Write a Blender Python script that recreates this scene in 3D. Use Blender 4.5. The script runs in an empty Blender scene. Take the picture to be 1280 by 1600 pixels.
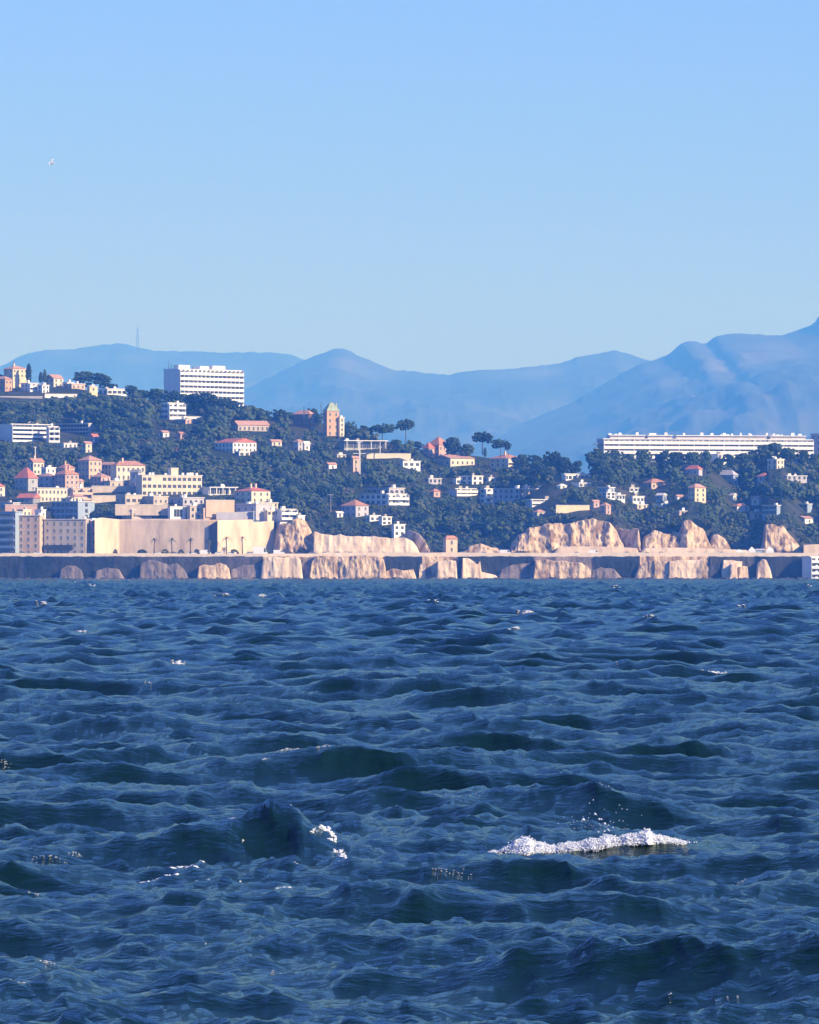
import bpy, math, random
import numpy as np
from mathutils import Vector, Matrix

random.seed(7)
rng = np.random.default_rng(11)
scene = bpy.context.scene
COL = scene.collection

# ------------------------------------------------------------------ camera, sky, sun, exposure
S = 1.0e-4            # radians per photograph pixel (281 mm telephoto look across the bay)
CAMZ = 2.5            # camera height over the water, metres
HOR = 897.0           # photograph row of the true horizon
cam_d = bpy.data.cameras.new("camera")
cam_d.sensor_width = 36.0
cam_d.sensor_fit = 'HORIZONTAL'
cam_d.lens = 36.0 / (1280 * S)
cam_d.shift_y = (HOR - 800.0) / 1280.0
cam_d.clip_start = 1.0
cam_d.clip_end = 60000.0
cam = bpy.data.objects.new("camera", cam_d)
cam.location = (0, 0, CAMZ)
cam.rotation_euler = (math.radians(90), 0, 0)
COL.objects.link(cam)
scene.camera = cam

SUN_EL, SUN_AZ = math.radians(27.0), math.radians(122.0)   # azimuth clockwise from +Y (view direction)
world = bpy.data.worlds.new("World")
scene.world = world
world.use_nodes = True
wn = world.node_tree
wn.nodes.clear()
w_out = wn.nodes.new('ShaderNodeOutputWorld')
w_bg = wn.nodes.new('ShaderNodeBackground')
w_sky = wn.nodes.new('ShaderNodeTexSky')
w_sky.sky_type = 'NISHITA'
w_sky.sun_disc = False
w_sky.sun_elevation = SUN_EL
w_sky.sun_rotation = SUN_AZ
w_sky.altitude = 0
w_sky.air_density = 1.0
w_sky.dust_density = 0.45
w_sky.ozone_density = 3.0
w_mul = wn.nodes.new('ShaderNodeMix')
w_mul.data_type = 'RGBA'
w_mul.blend_type = 'MULTIPLY'
w_mul.inputs[0].default_value = 1.0
w_mul.inputs[7].default_value = (0.475, 0.615, 1.58, 1)
w_bg.inputs[1].default_value = 0.10
wn.links.new(w_sky.outputs[0], w_mul.inputs[6])
wn.links.new(w_mul.outputs[2], w_bg.inputs[0])
wn.links.new(w_bg.outputs[0], w_out.inputs[0])

sun_d = bpy.data.lights.new("sun", 'SUN')
sun_d.energy = 4.8
sun_d.angle = math.radians(0.53)
sun_d.color = (1.0, 0.90, 0.76)
sun = bpy.data.objects.new("sun", sun_d)
sdir = Vector((math.sin(SUN_AZ) * math.cos(SUN_EL), math.cos(SUN_AZ) * math.cos(SUN_EL), math.sin(SUN_EL)))
sun.rotation_euler = sdir.to_track_quat('Z', 'Y').to_euler()
sun.location = sdir * 500
COL.objects.link(sun)

vs = scene.view_settings
vs.view_transform = 'Standard'
vs.look = 'None'
vs.exposure = 0.57
vs.gamma = 1.0
vs.use_curve_mapping = False
cy = scene.cycles
cy.use_denoising = True
cy.max_bounces = 6
cy.diffuse_bounces = 2
cy.glossy_bounces = 2
cy.transmission_bounces = 2
cy.volume_bounces = 1
cy.sample_clamp_indirect = 4.0
cy.sample_clamp_direct = 0.0
cy.caustics_reflective = False
cy.caustics_refractive = False

HAZE_DENSITY = 0.00011
HAZE_COLOR = (0.078, 0.315, 1.0, 1)

# ------------------------------------------------------------------ helpers
def P(u, v, Y):
    """photograph pixel (u, v) at distance Y -> world point"""
    return Vector(((u - 640.0) * S * Y, Y, CAMZ + (HOR - v) * S * Y))

def tag(o, label=None, cat=None, group=None, kind=None):
    if label: o['label'] = label
    if cat: o['category'] = cat
    if group: o['group'] = group
    if kind: o['kind'] = kind
    return o

def link(name, mesh, parent=None, mats=()):
    o = bpy.data.objects.new(name, mesh)
    for m in mats:
        if m.name not in mesh.materials:
            mesh.materials.append(m)
    COL.objects.link(o)
    if parent is not None:
        o.parent = parent
    return o

def empty(name, loc, rz=0.0, parent=None):
    o = bpy.data.objects.new(name, None)
    o.location = loc
    o.rotation_euler = (0, 0, rz)
    o.empty_display_size = 1
    COL.objects.link(o)
    if parent is not None: o.parent = parent
    return o

def mesh_np(name, V, F, smooth=False, mat_idx=None):
    """V (n,3), F (m,k) k = 3 or 4"""
    me = bpy.data.meshes.new(name)
    V = np.asarray(V, np.float32); F = np.asarray(F, np.int32)
    k = F.shape[1]
    me.vertices.add(len(V)); me.vertices.foreach_set('co', V.ravel())
    me.loops.add(F.size); me.loops.foreach_set('vertex_index', F.ravel())
    me.polygons.add(len(F))
    me.polygons.foreach_set('loop_start', np.arange(0, F.size, k, dtype=np.int32))
    me.polygons.foreach_set('loop_total', np.full(len(F), k, np.int32))
    if smooth: me.polygons.foreach_set('use_smooth', np.ones(len(F), bool))
    if mat_idx is not None: me.polygons.foreach_set('material_index', np.asarray(mat_idx, np.int32))
    me.update(calc_edges=True)
    return me

class MB:
    def __init__(s): s.v = []; s.f = []; s.m = []; s.mats = []
    def mi(s, mat):
        if mat not in s.mats: s.mats.append(mat)
        return s.mats.index(mat)
    def box(s, x0, x1, y0, y1, z0, z1, mat, taper=0.0):
        n = len(s.v); t = taper
        s.v += [(x0,y0,z0),(x1,y0,z0),(x1,y1,z0),(x0,y1,z0),(x0+t,y0+t,z1),(x1-t,y0+t,z1),(x1-t,y1-t,z1),(x0+t,y1-t,z1)]
        for q in ((0,3,2,1),(4,5,6,7),(0,1,5,4),(1,2,6,5),(2,3,7,6),(3,0,4,7)):
            s.f.append(tuple(n+i for i in q)); s.m.append(s.mi(mat))
        return s
    def poly(s, pts, faces, mat):
        n = len(s.v); s.v += [tuple(p) for p in pts]
        for q in faces: s.f.append(tuple(n+i for i in q)); s.m.append(s.mi(mat))
        return s
    def tube(s, a, b, r0, r1, mat, k=6):
        a = Vector(a); b = Vector(b); d = (b-a).normalized()
        e = d.orthogonal().normalized(); g = d.cross(e); n = len(s.v)
        for p, r in ((a, r0), (b, r1)):
            for i in range(k):
                t = 2*math.pi*i/k
                s.v.append(tuple(p + (e*math.cos(t) + g*math.sin(t))*r))
        for i in range(k):
            s.f.append((n+i, n+(i+1)%k, n+k+(i+1)%k, n+k+i)); s.m.append(s.mi(mat))
        s.f.append(tuple(n+i for i in reversed(range(k)))); s.m.append(s.mi(mat))
        s.f.append(tuple(n+k+i for i in range(k))); s.m.append(s.mi(mat))
        return s
    def mesh(s, name):
        me = bpy.data.meshes.new(name)
        me.from_pydata(s.v, [], s.f)
        for m in s.mats: me.materials.append(m)
        me.polygons.foreach_set('material_index', s.m)
        me.update()
        return me
    def build(s, name, parent=None):
        o = bpy.data.objects.new(name, s.mesh(name))
        COL.objects.link(o)
        if parent is not None: o.parent = parent
        return o

# ---- value noise / fbm in numpy (for terrain and rock geometry)
def _hash(ix, iy, seed):
    n = (ix.astype(np.int64) * 374761393 + iy.astype(np.int64) * 668265263 + seed * 974634777) & 0x7fffffff
    n = ((n ^ (n >> 13)) * 1274126177) & 0x7fffffff
    return ((n ^ (n >> 16)) & 0xffff) / 65535.0
def vnoise(x, y, seed=0):
    ix = np.floor(x); iy = np.floor(y); fx = x - ix; fy = y - iy
    fx = fx*fx*(3-2*fx); fy = fy*fy*(3-2*fy)
    a = _hash(ix, iy, seed); b = _hash(ix+1, iy, seed); c = _hash(ix, iy+1, seed); d = _hash(ix+1, iy+1, seed)
    return (a*(1-fx)+b*fx)*(1-fy) + (c*(1-fx)+d*fx)*fy
def fbm(x, y, seed=0, octv=5, ridged=False):
    x = np.asarray(x, float); y = np.asarray(y, float)
    r = 0; a = 0.5; f = 1.0
    for o in range(octv):
        n = vnoise(x*f + 17.3*o, y*f - 9.1*o, seed + o) * 2 - 1
        r = r + a * ((1 - 2*np.abs(n)) if ridged else n)
        a *= 0.5; f *= 2.03
    return r

# ------------------------------------------------------------------ materials
def mat_new(name):
    m = bpy.data.materials.new(name); m.use_nodes = True
    nt = m.node_tree; nt.nodes.clear()
    out = nt.nodes.new('ShaderNodeOutputMaterial'); b = nt.nodes.new('ShaderNodeBsdfPrincipled')
    nt.links.new(b.outputs[0], out.inputs[0])
    return m, nt, b
def noise_node(nt, scale, detail=5, rough=0.6, coord='Object', vscale=(1,1,1)):
    tc = nt.nodes.new('ShaderNodeTexCoord'); mp = nt.nodes.new('ShaderNodeMapping')
    mp.inputs['Scale'].default_value = vscale
    n = nt.nodes.new('ShaderNodeTexNoise')
    n.inputs['Scale'].default_value = scale; n.inputs['Detail'].default_value = detail; n.inputs['Roughness'].default_value = rough
    nt.links.new(tc.outputs[coord], mp.inputs[0]); nt.links.new(mp.outputs[0], n.inputs['Vector'])
    return n
def ramp(nt, src, stops):
    r = nt.nodes.new('ShaderNodeValToRGB')
    e = r.color_ramp.elements
    while len(e) < len(stops): e.new(0.5)
    for i, (p, c) in enumerate(stops):
        e[i].position = p; e[i].color = (*c, 1)
    nt.links.new(src, r.inputs[0])
    return r
def surf(name, c0, c1, scale=0.5, rough=0.9, bump=0.0, bscale=4, vscale=(1,1,1), lo=0.35, hi=0.65, spec=0.2):
    m, nt, b = mat_new(name)
    n = noise_node(nt, scale, vscale=vscale)
    r = ramp(nt, n.outputs['Fac'], [(lo, c0), (hi, c1)])
    nt.links.new(r.outputs[0], b.inputs['Base Color'])
    b.inputs['Roughness'].default_value = rough
    b.inputs['Specular IOR Level'].default_value = spec
    if bump:
        n2 = noise_node(nt, bscale, 6, vscale=vscale)
        bp = nt.nodes.new('ShaderNodeBump'); bp.inputs['Strength'].default_value = 1; bp.inputs['Distance'].default_value = bump
        nt.links.new(n2.outputs['Fac'], bp.inputs['Height']); nt.links.new(bp.outputs[0], b.inputs['Normal'])
    return m
M = {}
def plaster(key, c, k=0.82):
    M[key] = surf('plaster_' + key, tuple(x*k for x in c), c, 0.35, 0.9, vscale=(1, 1, 0.35)); return M[key]
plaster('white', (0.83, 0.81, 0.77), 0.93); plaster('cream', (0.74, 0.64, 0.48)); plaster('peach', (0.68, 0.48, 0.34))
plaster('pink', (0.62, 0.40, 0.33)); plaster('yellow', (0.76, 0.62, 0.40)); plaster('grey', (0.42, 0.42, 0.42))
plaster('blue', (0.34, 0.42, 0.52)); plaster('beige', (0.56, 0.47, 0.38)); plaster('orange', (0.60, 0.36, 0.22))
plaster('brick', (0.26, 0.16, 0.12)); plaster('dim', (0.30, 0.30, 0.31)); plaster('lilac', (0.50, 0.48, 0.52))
M['tile'] = surf('terracotta_tile', (0.36, 0.17, 0.11), (0.52, 0.27, 0.18), 0.7, 0.85, vscale=(1,1,1))
M['red_tile'] = surf('red_tile', (0.42, 0.13, 0.09), (0.55, 0.20, 0.14), 0.7, 0.8)
M['pink_tile'] = surf('weathered_tile', (0.42, 0.23, 0.17), (0.55, 0.33, 0.25), 0.7, 0.85)
M['verdigris'] = surf('verdigris_roof', (0.24, 0.30, 0.22), (0.36, 0.42, 0.30), 0.6, 0.7)
M['slab'] = surf('roof_slab', (0.62, 0.58, 0.52), (0.75, 0.71, 0.66), 0.5, 0.9)
M['concrete'] = surf('concrete', (0.34, 0.31, 0.28), (0.46, 0.42, 0.37), 0.3, 0.9)
m, nt, b = mat_new('window_glass'); M['glass'] = m
b.inputs['Base Color'].default_value = (0.035, 0.045, 0.055, 1); b.inputs['Roughness'].default_value = 0.18
m, nt, b = mat_new('window_frame'); M['frame'] = m
b.inputs['Base Color'].default_value = (0.6, 0.58, 0.54, 1); b.inputs['Roughness'].default_value = 0.6
M['metal'] = surf('grey_metal', (0.30, 0.31, 0.33), (0.4, 0.41, 0.42), 1.0, 0.5)
M['dark_metal'] = surf('dark_metal', (0.04, 0.045, 0.05), (0.07, 0.07, 0.08), 1.0, 0.5)
M['masonry'] = surf('pale_masonry', (0.52, 0.37, 0.245), (0.66, 0.49, 0.33), 0.10, 0.95, 0.15, 0.9, vscale=(1,1,0.6))
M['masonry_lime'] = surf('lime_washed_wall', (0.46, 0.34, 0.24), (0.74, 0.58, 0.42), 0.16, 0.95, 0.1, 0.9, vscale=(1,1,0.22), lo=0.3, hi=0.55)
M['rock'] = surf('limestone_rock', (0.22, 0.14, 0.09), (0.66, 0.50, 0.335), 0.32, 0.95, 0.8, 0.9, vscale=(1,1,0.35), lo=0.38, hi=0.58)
M['mirage_dark'] = surf('dark_mirage_tone', (0.010, 0.014, 0.018), (0.035, 0.038, 0.042), 0.08, 0.9, 0.4, 0.7, vscale=(1,1,0.5))  # dark part of the mirage put into a surface colour
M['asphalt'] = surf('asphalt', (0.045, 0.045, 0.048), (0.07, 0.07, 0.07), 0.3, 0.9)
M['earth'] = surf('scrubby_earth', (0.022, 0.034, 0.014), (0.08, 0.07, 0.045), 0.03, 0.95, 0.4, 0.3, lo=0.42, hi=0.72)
M['mauve'] = surf('dim_mirage_tone', (0.10, 0.085, 0.085), (0.26, 0.21, 0.19), 0.2, 0.95, 0.5, 0.8, vscale=(1,1,0.4), lo=0.38, hi=0.62)  # dim middle tone of the mirage, as colour
M['mirage_boulder'] = surf('mirage_boulder_tone', (0.03, 0.032, 0.036), (0.10, 0.09, 0.088), 0.12, 0.9, 0.4, 0.7, vscale=(1,1,0.3))  # half dark mirage tone as colour; the boulders share it
plaster('parapet', (0.78, 0.66, 0.52))
# ------------------------------------------------------------------ SEA: spectrum of wind waves, real displaced surface
def wave_tile(L, N, kmin, kmax, seed, kp, m0, wind=math.radians(-118), spread=3.0):
    r = np.random.default_rng(seed)
    k1 = 2*np.pi*np.fft.fftfreq(N, L/N)
    kx, ky = np.meshgrid(k1, k1, indexing='ij')
    k = np.hypot(kx, ky); k[0, 0] = 1e-6
    C = m0 * 2.5 * kp**2
    th = np.arctan2(ky, kx) - wind
    D = np.abs(np.cos(th/2))**(2*spread)
    kk = np.linspace(-np.pi, np.pi, 721); D = D / ((np.abs(np.cos(kk/2))**(2*spread)).mean()*2*np.pi)
    Sp = 0.75 * C * k**-4.0 * np.maximum(k/kp, 1)**0.05 * np.exp(-1.25*(kp/k)**2) * D
    Sp = Sp * ((k >= kmin) & (k < kmax))
    dk = 2*np.pi/L
    a = np.sqrt(Sp)*dk
    H = (r.normal(size=(N, N)) + 1j*r.normal(size=(N, N))) * a * N*N
    def inv(X): return np.real(np.fft.ifft2(X)).astype(np.float32)
    h = inv(H)
    dx = inv(1j*kx/k*H); dy = inv(1j*ky/k*H)
    jxx = inv(kx*kx/k*H); jyy = inv(ky*ky/k*H); jxy = inv(kx*ky/k*H)
    return L, N, h, dx, dy, jxx, jyy, jxy
def samp(tile_L, N, A, x, y):
    fx = (x/tile_L*N) % N; fy = (y/tile_L*N) % N
    i = np.floor(fx).astype(np.int32); j = np.floor(fy).astype(np.int32)
    fx = (fx-i).astype(np.float32); fy = (fy-j).astype(np.float32)
    i %= N; j %= N; i2 = (i+1) % N; j2 = (j+1) % N
    return (A[i,j]*(1-fx)+A[i2,j]*fx)*(1-fy)+(A[i,j2]*(1-fx)+A[i2,j2]*fx)*fy
HS = 0.54
KP = 2*math.pi/7.6
T1 = wave_tile(173.0, 1024, 0.0, 2*math.pi/0.9, 5, KP, (HS/4)**2, wind=math.radians(-104), spread=2.7)
T2 = wave_tile(41.0, 2048, 2*math.pi/0.9, 2*math.pi/0.07, 8, KP, (HS/4)**2, wind=math.radians(-132), spread=2.0)

# rows: fine near the camera, wider further out, then on past the shore
rows = [23.0]
while rows[-1] < 1600: rows.append(rows[-1]*(1+0.0034))
rows += list(np.geomspace(rows[-1]*1.004, 3300, 150))
rows = np.array([-1400, -700, -300, -100, -20, 5, 15, 20, 22] + rows)
uc = np.linspace(-0.0735, 0.0735, 640)
uo = 0.0735 + np.cumsum(0.0004*1.073**np.arange(66))
us = np.concatenate([-uo[::-1], uc, uo])
Yg, Ug = np.meshgrid(rows, us, indexing='ij')
Xg = Ug*np.maximum(Yg, 23.0)
CHOP = 1.35
X = Xg.ravel(); Y = Yg.ravel()
h = samp(T1[0], T1[1], T1[2], X, Y)
dx = samp(T1[0], T1[1], T1[3], X, Y); dy = samp(T1[0], T1[1], T1[4], X, Y)
c, s_ = math.cos(0.5), math.sin(0.5)
X2, Y2 = X*c - Y*s_, X*s_ + Y*c
fade = np.clip(1.4 - np.maximum(Y, 23)/260.0, 0.0, 1.0)
h2 = 1.0*samp(T2[0], T2[1], T2[2], X2, Y2)*fade
far = 1 + 1.3*np.clip((Y-120)/500.0, 0, 1)
h = h*far + h2
J = (1 - CHOP*samp(T1[0], T1[1], T1[5], X, Y))*(1 - CHOP*samp(T1[0], T1[1], T1[6], X, Y)) - (CHOP*samp(T1[0], T1[1], T1[7], X, Y))**2
# the steep peaked wave on the left and the low breaker on the right
def ridge(x0, y0, hx, yf, yb, amp, tilt=0.0):
    d = Y - y0 - tilt*(X-x0)
    w = np.where(d < 0, yf, yb)
    return amp*np.exp(-((X-x0)/hx)**2)*np.exp(-(d/w)**2)
calm = 1 - 0.8*np.exp(-(((X+1.15)/1.5)**2) - ((Y-57.0)/4.5)**2) - 0.8*np.exp(-(((X-1.5)/1.9)**2) - ((Y-57.0)/4.0)**2)
h1 = h - h2
calm = calm*(1 - 0.4*np.clip((54-Y)/10, 0, 1))
h = h1*calm + h2*(1 + 0.7*(1-calm))
ddx = X + 1.10
ampx = np.where(ddx < 0, np.exp(-(np.abs(ddx)/0.95)**1.25), np.exp(-(np.abs(ddx)/0.50)**1.35))
yc = 57.5 + np.where(ddx < 0, 0.55*ddx, -1.3*ddx) + 0.12*fbm(X/0.5, X*0, 3, 3)
dd = Y - yc
prof = np.where(dd < 0, np.exp(-(np.abs(dd)/0.5)**1.25), np.exp(-(np.abs(dd)/1.2)**1.1))
h += 0.40*ampx*prof*(1 + 2.2*h2) + np.where(ampx*prof > 0.05, ampx*prof, 0)*0.09*fbm(X/0.22, Y/0.4, 33, 4)
h += ridge(-2.6, 57.0, 0.9, 0.8, 1.6, 0.11) + ridge(0.1, 57.9, 0.7, 0.7, 1.5, 0.09)
h += ridge(1.5, 58.3, 1.3, 0.7, 1.6, 0.10, tilt=0.35)
h += ridge(-1.85, 57.1, 0.6, 0.6, 1.2, 0.10)
FY = 57.0
FPATH = [(748,1339,1),(770,1335,7),(800,1331,13),(815,1331,24),(838,1330,25),(862,1331,16),(880,1329,11),(905,1327,15),(930,1324,17),(955,1319,19),(972,1317,12),(985,1316,17),(1002,1315,26),(1018,1315,19),(1035,1314,9),(1070,1316,1)]
fx_ = np.array([(p[0]-640)*S*FY for p in FPATH]); fz_ = np.array([CAMZ + (HOR-p[1])*S*FY for p in FPATH])
wf = np.exp(-((Y-FY)/0.45)**2)*np.clip(1.6 - np.abs(X-1.5)/1.0*0.85, 0, 1)
h = h*(1-wf) + wf*(np.interp(X, fx_, fz_) + 0.4*h2)
calm = calm*(1-wf)
Z = h
dx2 = samp(T2[0], T2[1], T2[3], X2, Y2)*fade; dy2 = samp(T2[0], T2[1], T2[4], X2, Y2)*fade
Xd = X + CHOP*dx*calm + 0.8*(c*dx2 + s_*dy2); Yd = Y + CHOP*dy*calm + 0.8*(-s_*dx2 + c*dy2) - 0.35*h1*calm
nr, nc = Yg.shape
idx = np.arange(nr*nc).reshape(nr, nc)
F = np.stack([idx[:-1,:-1], idx[:-1,1:], idx[1:,1:], idx[1:,:-1]], -1).reshape(-1, 4)
SEA_V = np.stack([Xd, Yd, Z], -1)
sea_me = mesh_np('sea', SEA_V, F, smooth=True)
fm = 0.8*np.clip((0.15 - J)/0.25, 0, 1) * np.clip((Z-0.12)/0.15, 0, 1) * (Y > 150)
at = sea_me.attributes.new('foam', 'FLOAT', 'POINT'); at.data.foreach_set('value', fm.astype(np.float32))
SEA_SV = HOR + (CAMZ - SEA_V[:,2])/np.maximum(SEA_V[:,1], 1)/S
SEA_SU = 640 + SEA_V[:,0]/np.maximum(SEA_V[:,1], 1)/S
_ok = np.nonzero((SEA_V[:,1] > 20) & (SEA_SU > -40) & (SEA_SU < 1320) & (SEA_SV < 1640) & (SEA_SV > 880))[0]
_ok = _ok[np.argsort(-SEA_V[_ok,1])]
_bin = np.full((1800, 1400), -1, np.int64)
_bin[np.round(SEA_SV[_ok]).astype(int), np.round(SEA_SU[_ok]).astype(int)+45] = _ok
def sea_point(u, v):
    """nearest surface point of the water that stands at photograph pixel (u, v)"""
    a, b_ = int(round(v)), int(round(u))+45
    w = _bin[max(a-1,0):a+2, max(b_-2,0):b_+3]; w = w[w >= 0]
    if len(w) == 0:
        w = _bin[max(a-12,0):a+13, max(b_-4,0):b_+5]; w = w[w >= 0]
    if len(w) == 0: return P(u, max(v, 905), 40)
    k = int(w[np.argmin(SEA_V[w,1])])
    return sea_at(k, 0, 0)
def sea_at(k, di, dj):
    i, j = divmod(k, SEA_NC); fi = min(max(i+di+random.uniform(-.5,.5), 0), SEA_NR-2); fj = min(max(j+dj+random.uniform(-.5,.5), 0), SEA_NC-2)
    i = int(fi); j = int(fj); fi -= i; fj -= j
    G = SEA_G
    p = (G[i,j]*(1-fj)+G[i,j+1]*fj)*(1-fi) + (G[i+1,j]*(1-fj)+G[i+1,j+1]*fj)*fi
    q = Vector(p.tolist()); return q
def sea_index(u, v):
    a, b_ = int(round(v)), int(round(u))+45
    for g_ in (1, 4, 12):
        w = _bin[max(a-g_,0):a+g_+1, max(b_-2,0):b_+3]; w = w[w >= 0]
        if len(w): return int(w[np.argmin(SEA_V[w,1])])
    return int(_ok[0])
SEA_G = SEA_V.reshape(nr, nc, 3); SEA_NR, SEA_NC = nr, nc

m, nt, b = mat_new('sea_water'); M['water'] = m
b.inputs['Roughness'].default_value = 0.09
b.inputs['IOR'].default_value = 1.333
b.inputs['Specular IOR Level'].default_value = 0.0
tc = nt.nodes.new('ShaderNodeTexCoord')
mp = nt.nodes.new('ShaderNodeMapping'); mp.inputs['Scale'].default_value = (0.55, 1.2, 1.0); mp.inputs['Rotation'].default_value = (0, 0, 0.3)
nt.links.new(tc.outputs['Object'], mp.inputs[0])
n1 = nt.nodes.new('ShaderNodeTexNoise'); n1.inputs['Scale'].default_value = 10.0; n1.inputs['Detail'].default_value = 5; n1.inputs['Roughness'].default_value = 0.6
nt.links.new(mp.outputs[0], n1.inputs['Vector'])
bp = nt.nodes.new('ShaderNodeBump'); bp.inputs['Strength'].default_value = 1.0; bp.inputs['Distance'].default_value = 0.024
nt.links.new(n1.outputs['Fac'], bp.inputs['Height'])
sx = nt.nodes.new('ShaderNodeSeparateXYZ'); nt.links.new(tc.outputs['Object'], sx.inputs[0])
md = nt.nodes.new('ShaderNodeMapRange'); md.inputs[1].default_value = 120; md.inputs[2].default_value = 900; md.inputs[3].default_value = 0.0; md.inputs[4].default_value = 0.8
nt.links.new(sx.outputs[1], md.inputs[0])
n2 = nt.nodes.new('ShaderNodeTexNoise'); n2.inputs['Scale'].default_value = 0.45; n2.inputs['Detail'].default_value = 4; n2.inputs['Roughness'].default_value = 0.6
nt.links.new(mp.outputs[0], n2.inputs['Vector'])
bp2 = nt.nodes.new('ShaderNodeBump'); bp2.inputs['Strength'].default_value = 1.0
nt.links.new(md.outputs[0], bp2.inputs['Distance']); nt.links.new(n2.outputs['Fac'], bp2.inputs['Height']); nt.links.new(bp.outputs[0], bp2.inputs['Normal'])
nt.links.new(bp2.outputs[0], b.inputs['Normal'])
fa = nt.nodes.new('ShaderNodeAttribute'); fa.attribute_name = 'foam'
n3 = nt.nodes.new('ShaderNodeTexNoise'); n3.inputs['Scale'].default_value = 9.0; n3.inputs['Detail'].default_value = 6; n3.inputs['Roughness'].default_value = 0.75
nt.links.new(tc.outputs['Object'], n3.inputs['Vector'])
add = nt.nodes.new('ShaderNodeMath'); add.operation = 'ADD'
nt.links.new(fa.outputs['Fac'], add.inputs[0]); nt.links.new(n3.outputs['Fac'], add.inputs[1])
fr = ramp(nt, add.outputs[0], [(0.92, (0,0,0)), (1.0, (1,1,1))])
fr.color_ramp.interpolation = 'LINEAR'
mx = nt.nodes.new('ShaderNodeMix'); mx.data_type = 'RGBA'
mx.inputs[6].default_value = (0.003, 0.017, 0.019, 1); mx.inputs[7].default_value = (0.72, 0.76, 0.78, 1)
nt.links.new(fr.outputs[0], mx.inputs[0]); nt.links.new(mx.outputs[2], b.inputs['Base Color'])
rr = nt.nodes.new('ShaderNodeMapRange'); rr.inputs[3].default_value = 0.09; rr.inputs[4].default_value = 0.7
nt.links.new(fr.outputs[0], rr.inputs[0]); nt.links.new(rr.outputs[0], b.inputs['Roughness'])
# sky reflection: Fresnel, levelling off at grazing angles as it does on water roughened by ripples
gl = nt.nodes.new('ShaderNodeBsdfGlossy'); gl.inputs['Roughness'].default_value = 0.07; gl.inputs['Color'].default_value = (0.83, 0.92, 0.82, 1)
fz = nt.nodes.new('ShaderNodeFresnel'); fz.inputs['IOR'].default_value = 1.333
for q_ in (gl, fz): nt.links.new(bp2.outputs[0], q_.inputs['Normal'])
d1 = nt.nodes.new('ShaderNodeMath'); d1.operation = 'MULTIPLY_ADD'; d1.inputs[1].default_value = 0.30; d1.inputs[2].default_value = 1.0
d2 = nt.nodes.new('ShaderNodeMath'); d2.operation = 'DIVIDE'
nt.links.new(fz.outputs[0], d1.inputs[0]); nt.links.new(fz.outputs[0], d2.inputs[0]); nt.links.new(d1.outputs[0], d2.inputs[1])
nf = nt.nodes.new('ShaderNodeMath'); nf.operation = 'SUBTRACT'; nf.inputs[0].default_value = 1.0; nt.links.new(fr.outputs[0], nf.inputs[1])
d3 = nt.nodes.new('ShaderNodeMath'); d3.operation = 'MULTIPLY'; nt.links.new(d2.outputs[0], d3.inputs[0]); nt.links.new(nf.outputs[0], d3.inputs[1])
ms = nt.nodes.new('ShaderNodeMixShader'); nt.links.new(d3.outputs[0], ms.inputs[0]); nt.links.new(b.outputs[0], ms.inputs[1]); nt.links.new(gl.outputs[0], ms.inputs[2])
nt.links.new(ms.outputs[0], [n_ for n_ in nt.nodes if n_.type == 'OUTPUT_MATERIAL'][0].inputs[0])
tag(link('sea', sea_me, mats=[M['water']]), 'dark blue choppy sea in front of the coast', kind='structure')
# ------------------------------------------------------------------ MOUNTAINS
def interp(u, pts):
    xs = [p[0] for p in pts]; ys = [p[1] for p in pts]
    return np.interp(u, xs, ys)
def ridge_smooth(u, pts):
    return (interp(u-6, pts) + 2*interp(u, pts) + interp(u+6, pts))/4
m, nt, b = mat_new('mountain_scrub_and_limestone'); M['mountain'] = m
n = noise_node(nt, 0.0016, 8, 0.62, vscale=(1, 0.5, 1.6))
r = ramp(nt, n.outputs['Fac'], [(0.45, (0.030, 0.048, 0.030)), (0.58, (0.07, 0.08, 0.06)), (0.78, (0.17, 0.18, 0.17))])
nt.links.new(r.outputs[0], b.inputs['Base Color']); b.inputs['Roughness'].default_value = 0.95
def mountain(name, label, pts, Yr, depth, seed, rocky=0.6):
    us = np.arange(-500, 1781, 2.0)
    ts = np.concatenate([np.linspace(0, 1, 150), np.linspace(1.04, 1.6, 10)])
    U, T = np.meshgrid(us, ts, indexing='ij')
    vr = ridge_smooth(U, pts) + fbm(U/9, U*0+seed, seed+60, 4)*1.6*np.clip((T-.93)/.07, 0, 1)
    zr = CAMZ + (HOR - vr)*S*Yr
    Yy = Yr - depth*(1-T)
    Xx = (U-640)*S*Yr
    prof = np.where(T <= 1, T**1.25, np.maximum(1-(T-1)*1.6, 0))
    spur = fbm(Xx/1500 + T*0.8, Yy/2600, seed, 5, ridged=True)
    det = fbm(Xx/420 + T, Yy/520, seed+40, 4, ridged=True)
    env = np.clip(np.sin(np.clip(T, 0, 1)*math.pi), 0, 1)
    Z = zr*prof + env*(spur*0.15*zr + det*0.09*zr + env*fbm(Xx/130, Yy/150, seed+80, 4, ridged=True)*0.025*zr) + 0
    # keep the outline against the sky where the photograph has it
    lim = CAMZ + (HOR - (vr + (1-np.clip(T,0,1))*8))*S*Yy
    Z = np.where(T < 1, np.minimum(Z, lim), Z)
    Z = np.where(T < 0.02, -0.5, np.maximum(Z, -0.5))
    V = np.stack([Xx, Yy, Z], -1).reshape(-1, 3)
    nr, nc = U.shape; idx = np.arange(nr*nc).reshape(nr, nc)
    F = np.stack([idx[:-1,:-1], idx[1:,:-1], idx[1:,1:], idx[:-1,1:]], -1).reshape(-1, 4)
    tag(link(name, mesh_np(name, V, F, smooth=False), mats=[M['mountain']]), label, kind='structure')
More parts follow.
